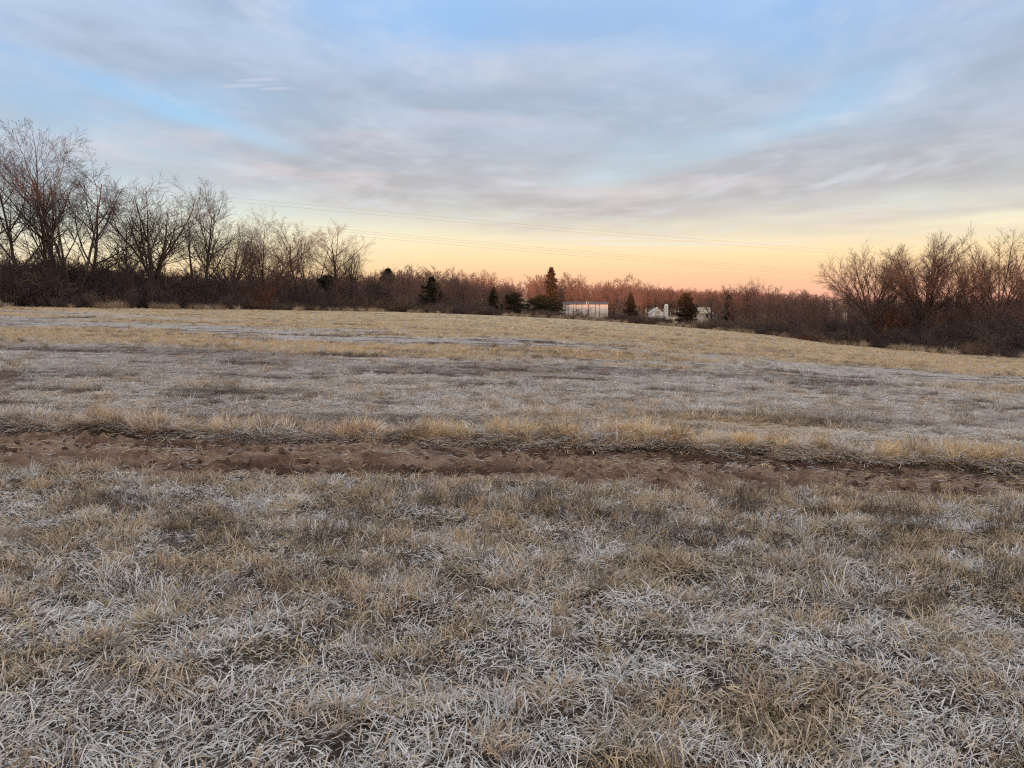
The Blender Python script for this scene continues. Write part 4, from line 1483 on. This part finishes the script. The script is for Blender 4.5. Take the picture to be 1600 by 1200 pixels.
# silo
xs = at(1041, 480, YG).x; rs = 3.2 / F * YG
zt = at(1041, 475, YG).z; zb = ground_at(xs, YG) - 0.2
silo = tag(empty('silo', (xs, YG, zb)), 'slim white domed silo beside the gabled shed', 'silo', 'farm buildings beyond the field')
H = zt - zb
v, q = tubes([([Vector((0, 0, 0)), Vector((0, 0, H * 0.5)), Vector((0, 0, H - rs))], [rs] * 3)], 24)
link('barrel', mk_mesh('barrel', v, q, None, M_WHITE, True), silo)
dm = [(Vector((0, 0, H - rs + rs * math.sin(a_))), max(rs * math.cos(a_), 0.01)) for a_ in np.linspace(0, math.pi / 2, 8)]
v, q = tubes([([p for p, _ in dm], [r for _, r in dm])], 24)
link('dome', mk_mesh('dome', v, q, None, M_WHITE, True), silo)
for i in range(7):
    zz_ = H * (0.1 + 0.12 * i)
    v, q = tubes([([Vector((0, 0, zz_)), Vector((0, 0, zz_ + 0.12))], [rs + 0.05] * 2)], 24)
    link('hoop', mk_mesh('hoop', v, q, None, M_TRIM, True), silo)

# tan roofed house
YH = 200.0
xl, xr = at(1080, 480, YH).x, at(1112, 480, YH).x
zt = at(1096, 481, YH).z; zb = ground_at(xl, YH) - 0.2
hs = tag(empty('house', (xl, YH, zb)), 'small tan-roofed house half hidden by brush', 'house', 'farm buildings beyond the field')
Wd, Hh = xr - xl, zt - zb
box('wall', (0, 0, 0), (Wd, 5, Hh - 1.3), M_CREAM, hs)
rf = gable_roof('roof', 0, Wd, 0, 5, Hh - 1.3, 1.3, 0.12, M_TANROOF, hs)
box('chimney', (Wd * 0.25, 2.0, Hh - 0.5), (Wd * 0.25 + 0.6, 2.6, Hh + 0.5), M_WHITE, rf)
for a_ in (0.12, 0.7):
    w_ = box('window', (a_ * Wd, -0.06, Hh - 2.6), (a_ * Wd + 0.9, 0, Hh - 1.6), M_WHITE, hs)
    box('pane', (a_ * Wd + 0.08, -0.08, Hh - 2.52), (a_ * Wd + 0.82, -0.06, Hh - 1.68), M_GLASS, w_)
d_ = box('door', (0.42 * Wd, -0.06, 0.1), (0.42 * Wd + 0.95, 0, 2.1), M_WHITE, hs)
box('handle', (0.42 * Wd + 0.8, -0.12, 1.0), (0.42 * Wd + 0.88, -0.06, 1.1), M_TRIM, d_)

# pale post at the field corner
p = at(1302, 533, 93); zb = ground_at(p.x, 93)
v, q = tubes([([Vector((0, 0, 0)), Vector((0.01, 0, 0.45)), Vector((0.03, 0, 0.85))], [0.07, 0.065, 0.06])], 8)
v = np.concatenate([v, [[0.03, 0, 0.87]]])
t = [[16 + i, 16 + (i + 1) % 8, 24] for i in range(8)]
po = link('wooden_post', mk_mesh('wooden_post', v, q, t, M_WOOD, True))
po.location = (p.x, 93, zb - 0.02)
tag(po, 'short pale wooden post at the corner of the field', 'post')


# ------------------------------------------------------------------ power lines
def cable(pa, pb, sag, label, group, r=0.03):
    pa, pb = Vector(pa), Vector(pb)
    pts = []
    for i in range(41):
        t = i / 40
        q = pa.lerp(pb, t)
        q.z -= sag * 4 * t * (1 - t)
        pts.append(q - pa)
    v, q = tubes([(pts, [r] * 41)], 5)
    o = link('power_cable', mk_mesh('power_cable', v, q, None, M_WIRE, True))
    o.location = pa
    tag(o, label, 'power line', group)


def run(rowa, rowb, ya, yb, pxa=-60, pxb=1760):
    return at(pxa, rowa, ya), at(pxb, rowb, yb)


GW = 'power lines above the woods'
cable(*run(268, 420, 132, 300), 1.6, 'upper of the two highest power cables', GW, 0.016)
cable(*run(275, 424, 132, 300), 1.6, 'lower of the two highest power cables', GW, 0.016)
cable(*run(300, 456, 190, 400), 2.2, 'top cable of the lower power line', GW, 0.026)
cable(*run(304, 459, 190, 400), 2.2, 'middle cable of the lower power line', GW, 0.026)
cable(*run(310, 462, 190, 400), 2.2, 'bottom cable of the lower power line', GW, 0.026)
cable(*run(372, 458, 330, 560), 2.0, 'faint lone cable just above the woods', GW, 0.022)

# ------------------------------------------------------------------ single clumps on the track bank
for i, (px, row, s, rz, c, lab) in enumerate((
        (583, 696, 0.85, 0.3, C_GOLD * 1.25, 'bright upright straw clump alone on the far bank of the track'),
        (330, 690, 1.0, 1.3, C_TAN * 1.25, 'wide drooping pale clump of grass left of the bright straw clump'),
        (1060, 705, 0.8, 2.0, C_BROWN * 1.1, 'dark brown clump at the bank where the soil is bare'),
        (62, 765, 0.6, 2.9, C_GOLD * 1.05, 'small straw clump on the near side of the track'),
        (1240, 752, 0.5, 4.0, C_GOLD * 1.15, 'little straw tuft growing in the dark rut'))):
    lo = 4.0; hi = 12.0
    for _ in range(30):      # where that line of sight meets the ground
        mid_ = (lo + hi) / 2
        q = at(px, row, mid_)
        if q.z > float(ground_z(np.array([q.x]), np.array([mid_]))[0]): lo = mid_
        else: hi = mid_
    q = at(px, row, lo)
    z_ = max(ground_at(q.x, lo), float(track_z(np.array([q.x]), np.array([lo]))[0]) if track_w(np.array([q.x]), np.array([lo]))[0] > 0.6 else -9)
    rng = np.random.default_rng(500 + i)
    n = 130
    rr = 0.10 * np.sqrt(rng.random(n)); aa = rng.uniform(0, 6.283, n)
    root = np.stack([rr * np.cos(aa), rr * np.sin(aa), np.full(n, -0.02)], 1)
    cv = c[None] * rng.uniform(0.65, 1.15, (n, 1))
    flop = 1.0 if 'drooping' in lab else 0.0
    b = blades(root, aa + rng.normal(0, 0.5, n), rng.uniform(0.12, 0.34, n), rng.uniform(0.8, 1.5, n), rng.uniform(0.2, 1.3, n) - flop * 1.3,
               rng.uniform(0.003, 0.006, n), cv * 0.8, rng, 4, cv)
    o = link('grass_clump', blade_mesh('grass_clump', [b], M_BLADE))
    o.location = (q.x, lo, z_); o.rotation_euler = (0, 0, rz); o.scale = (s, s, s)
    tag(o, lab, 'grass clump', 'separate grass clumps by the track')
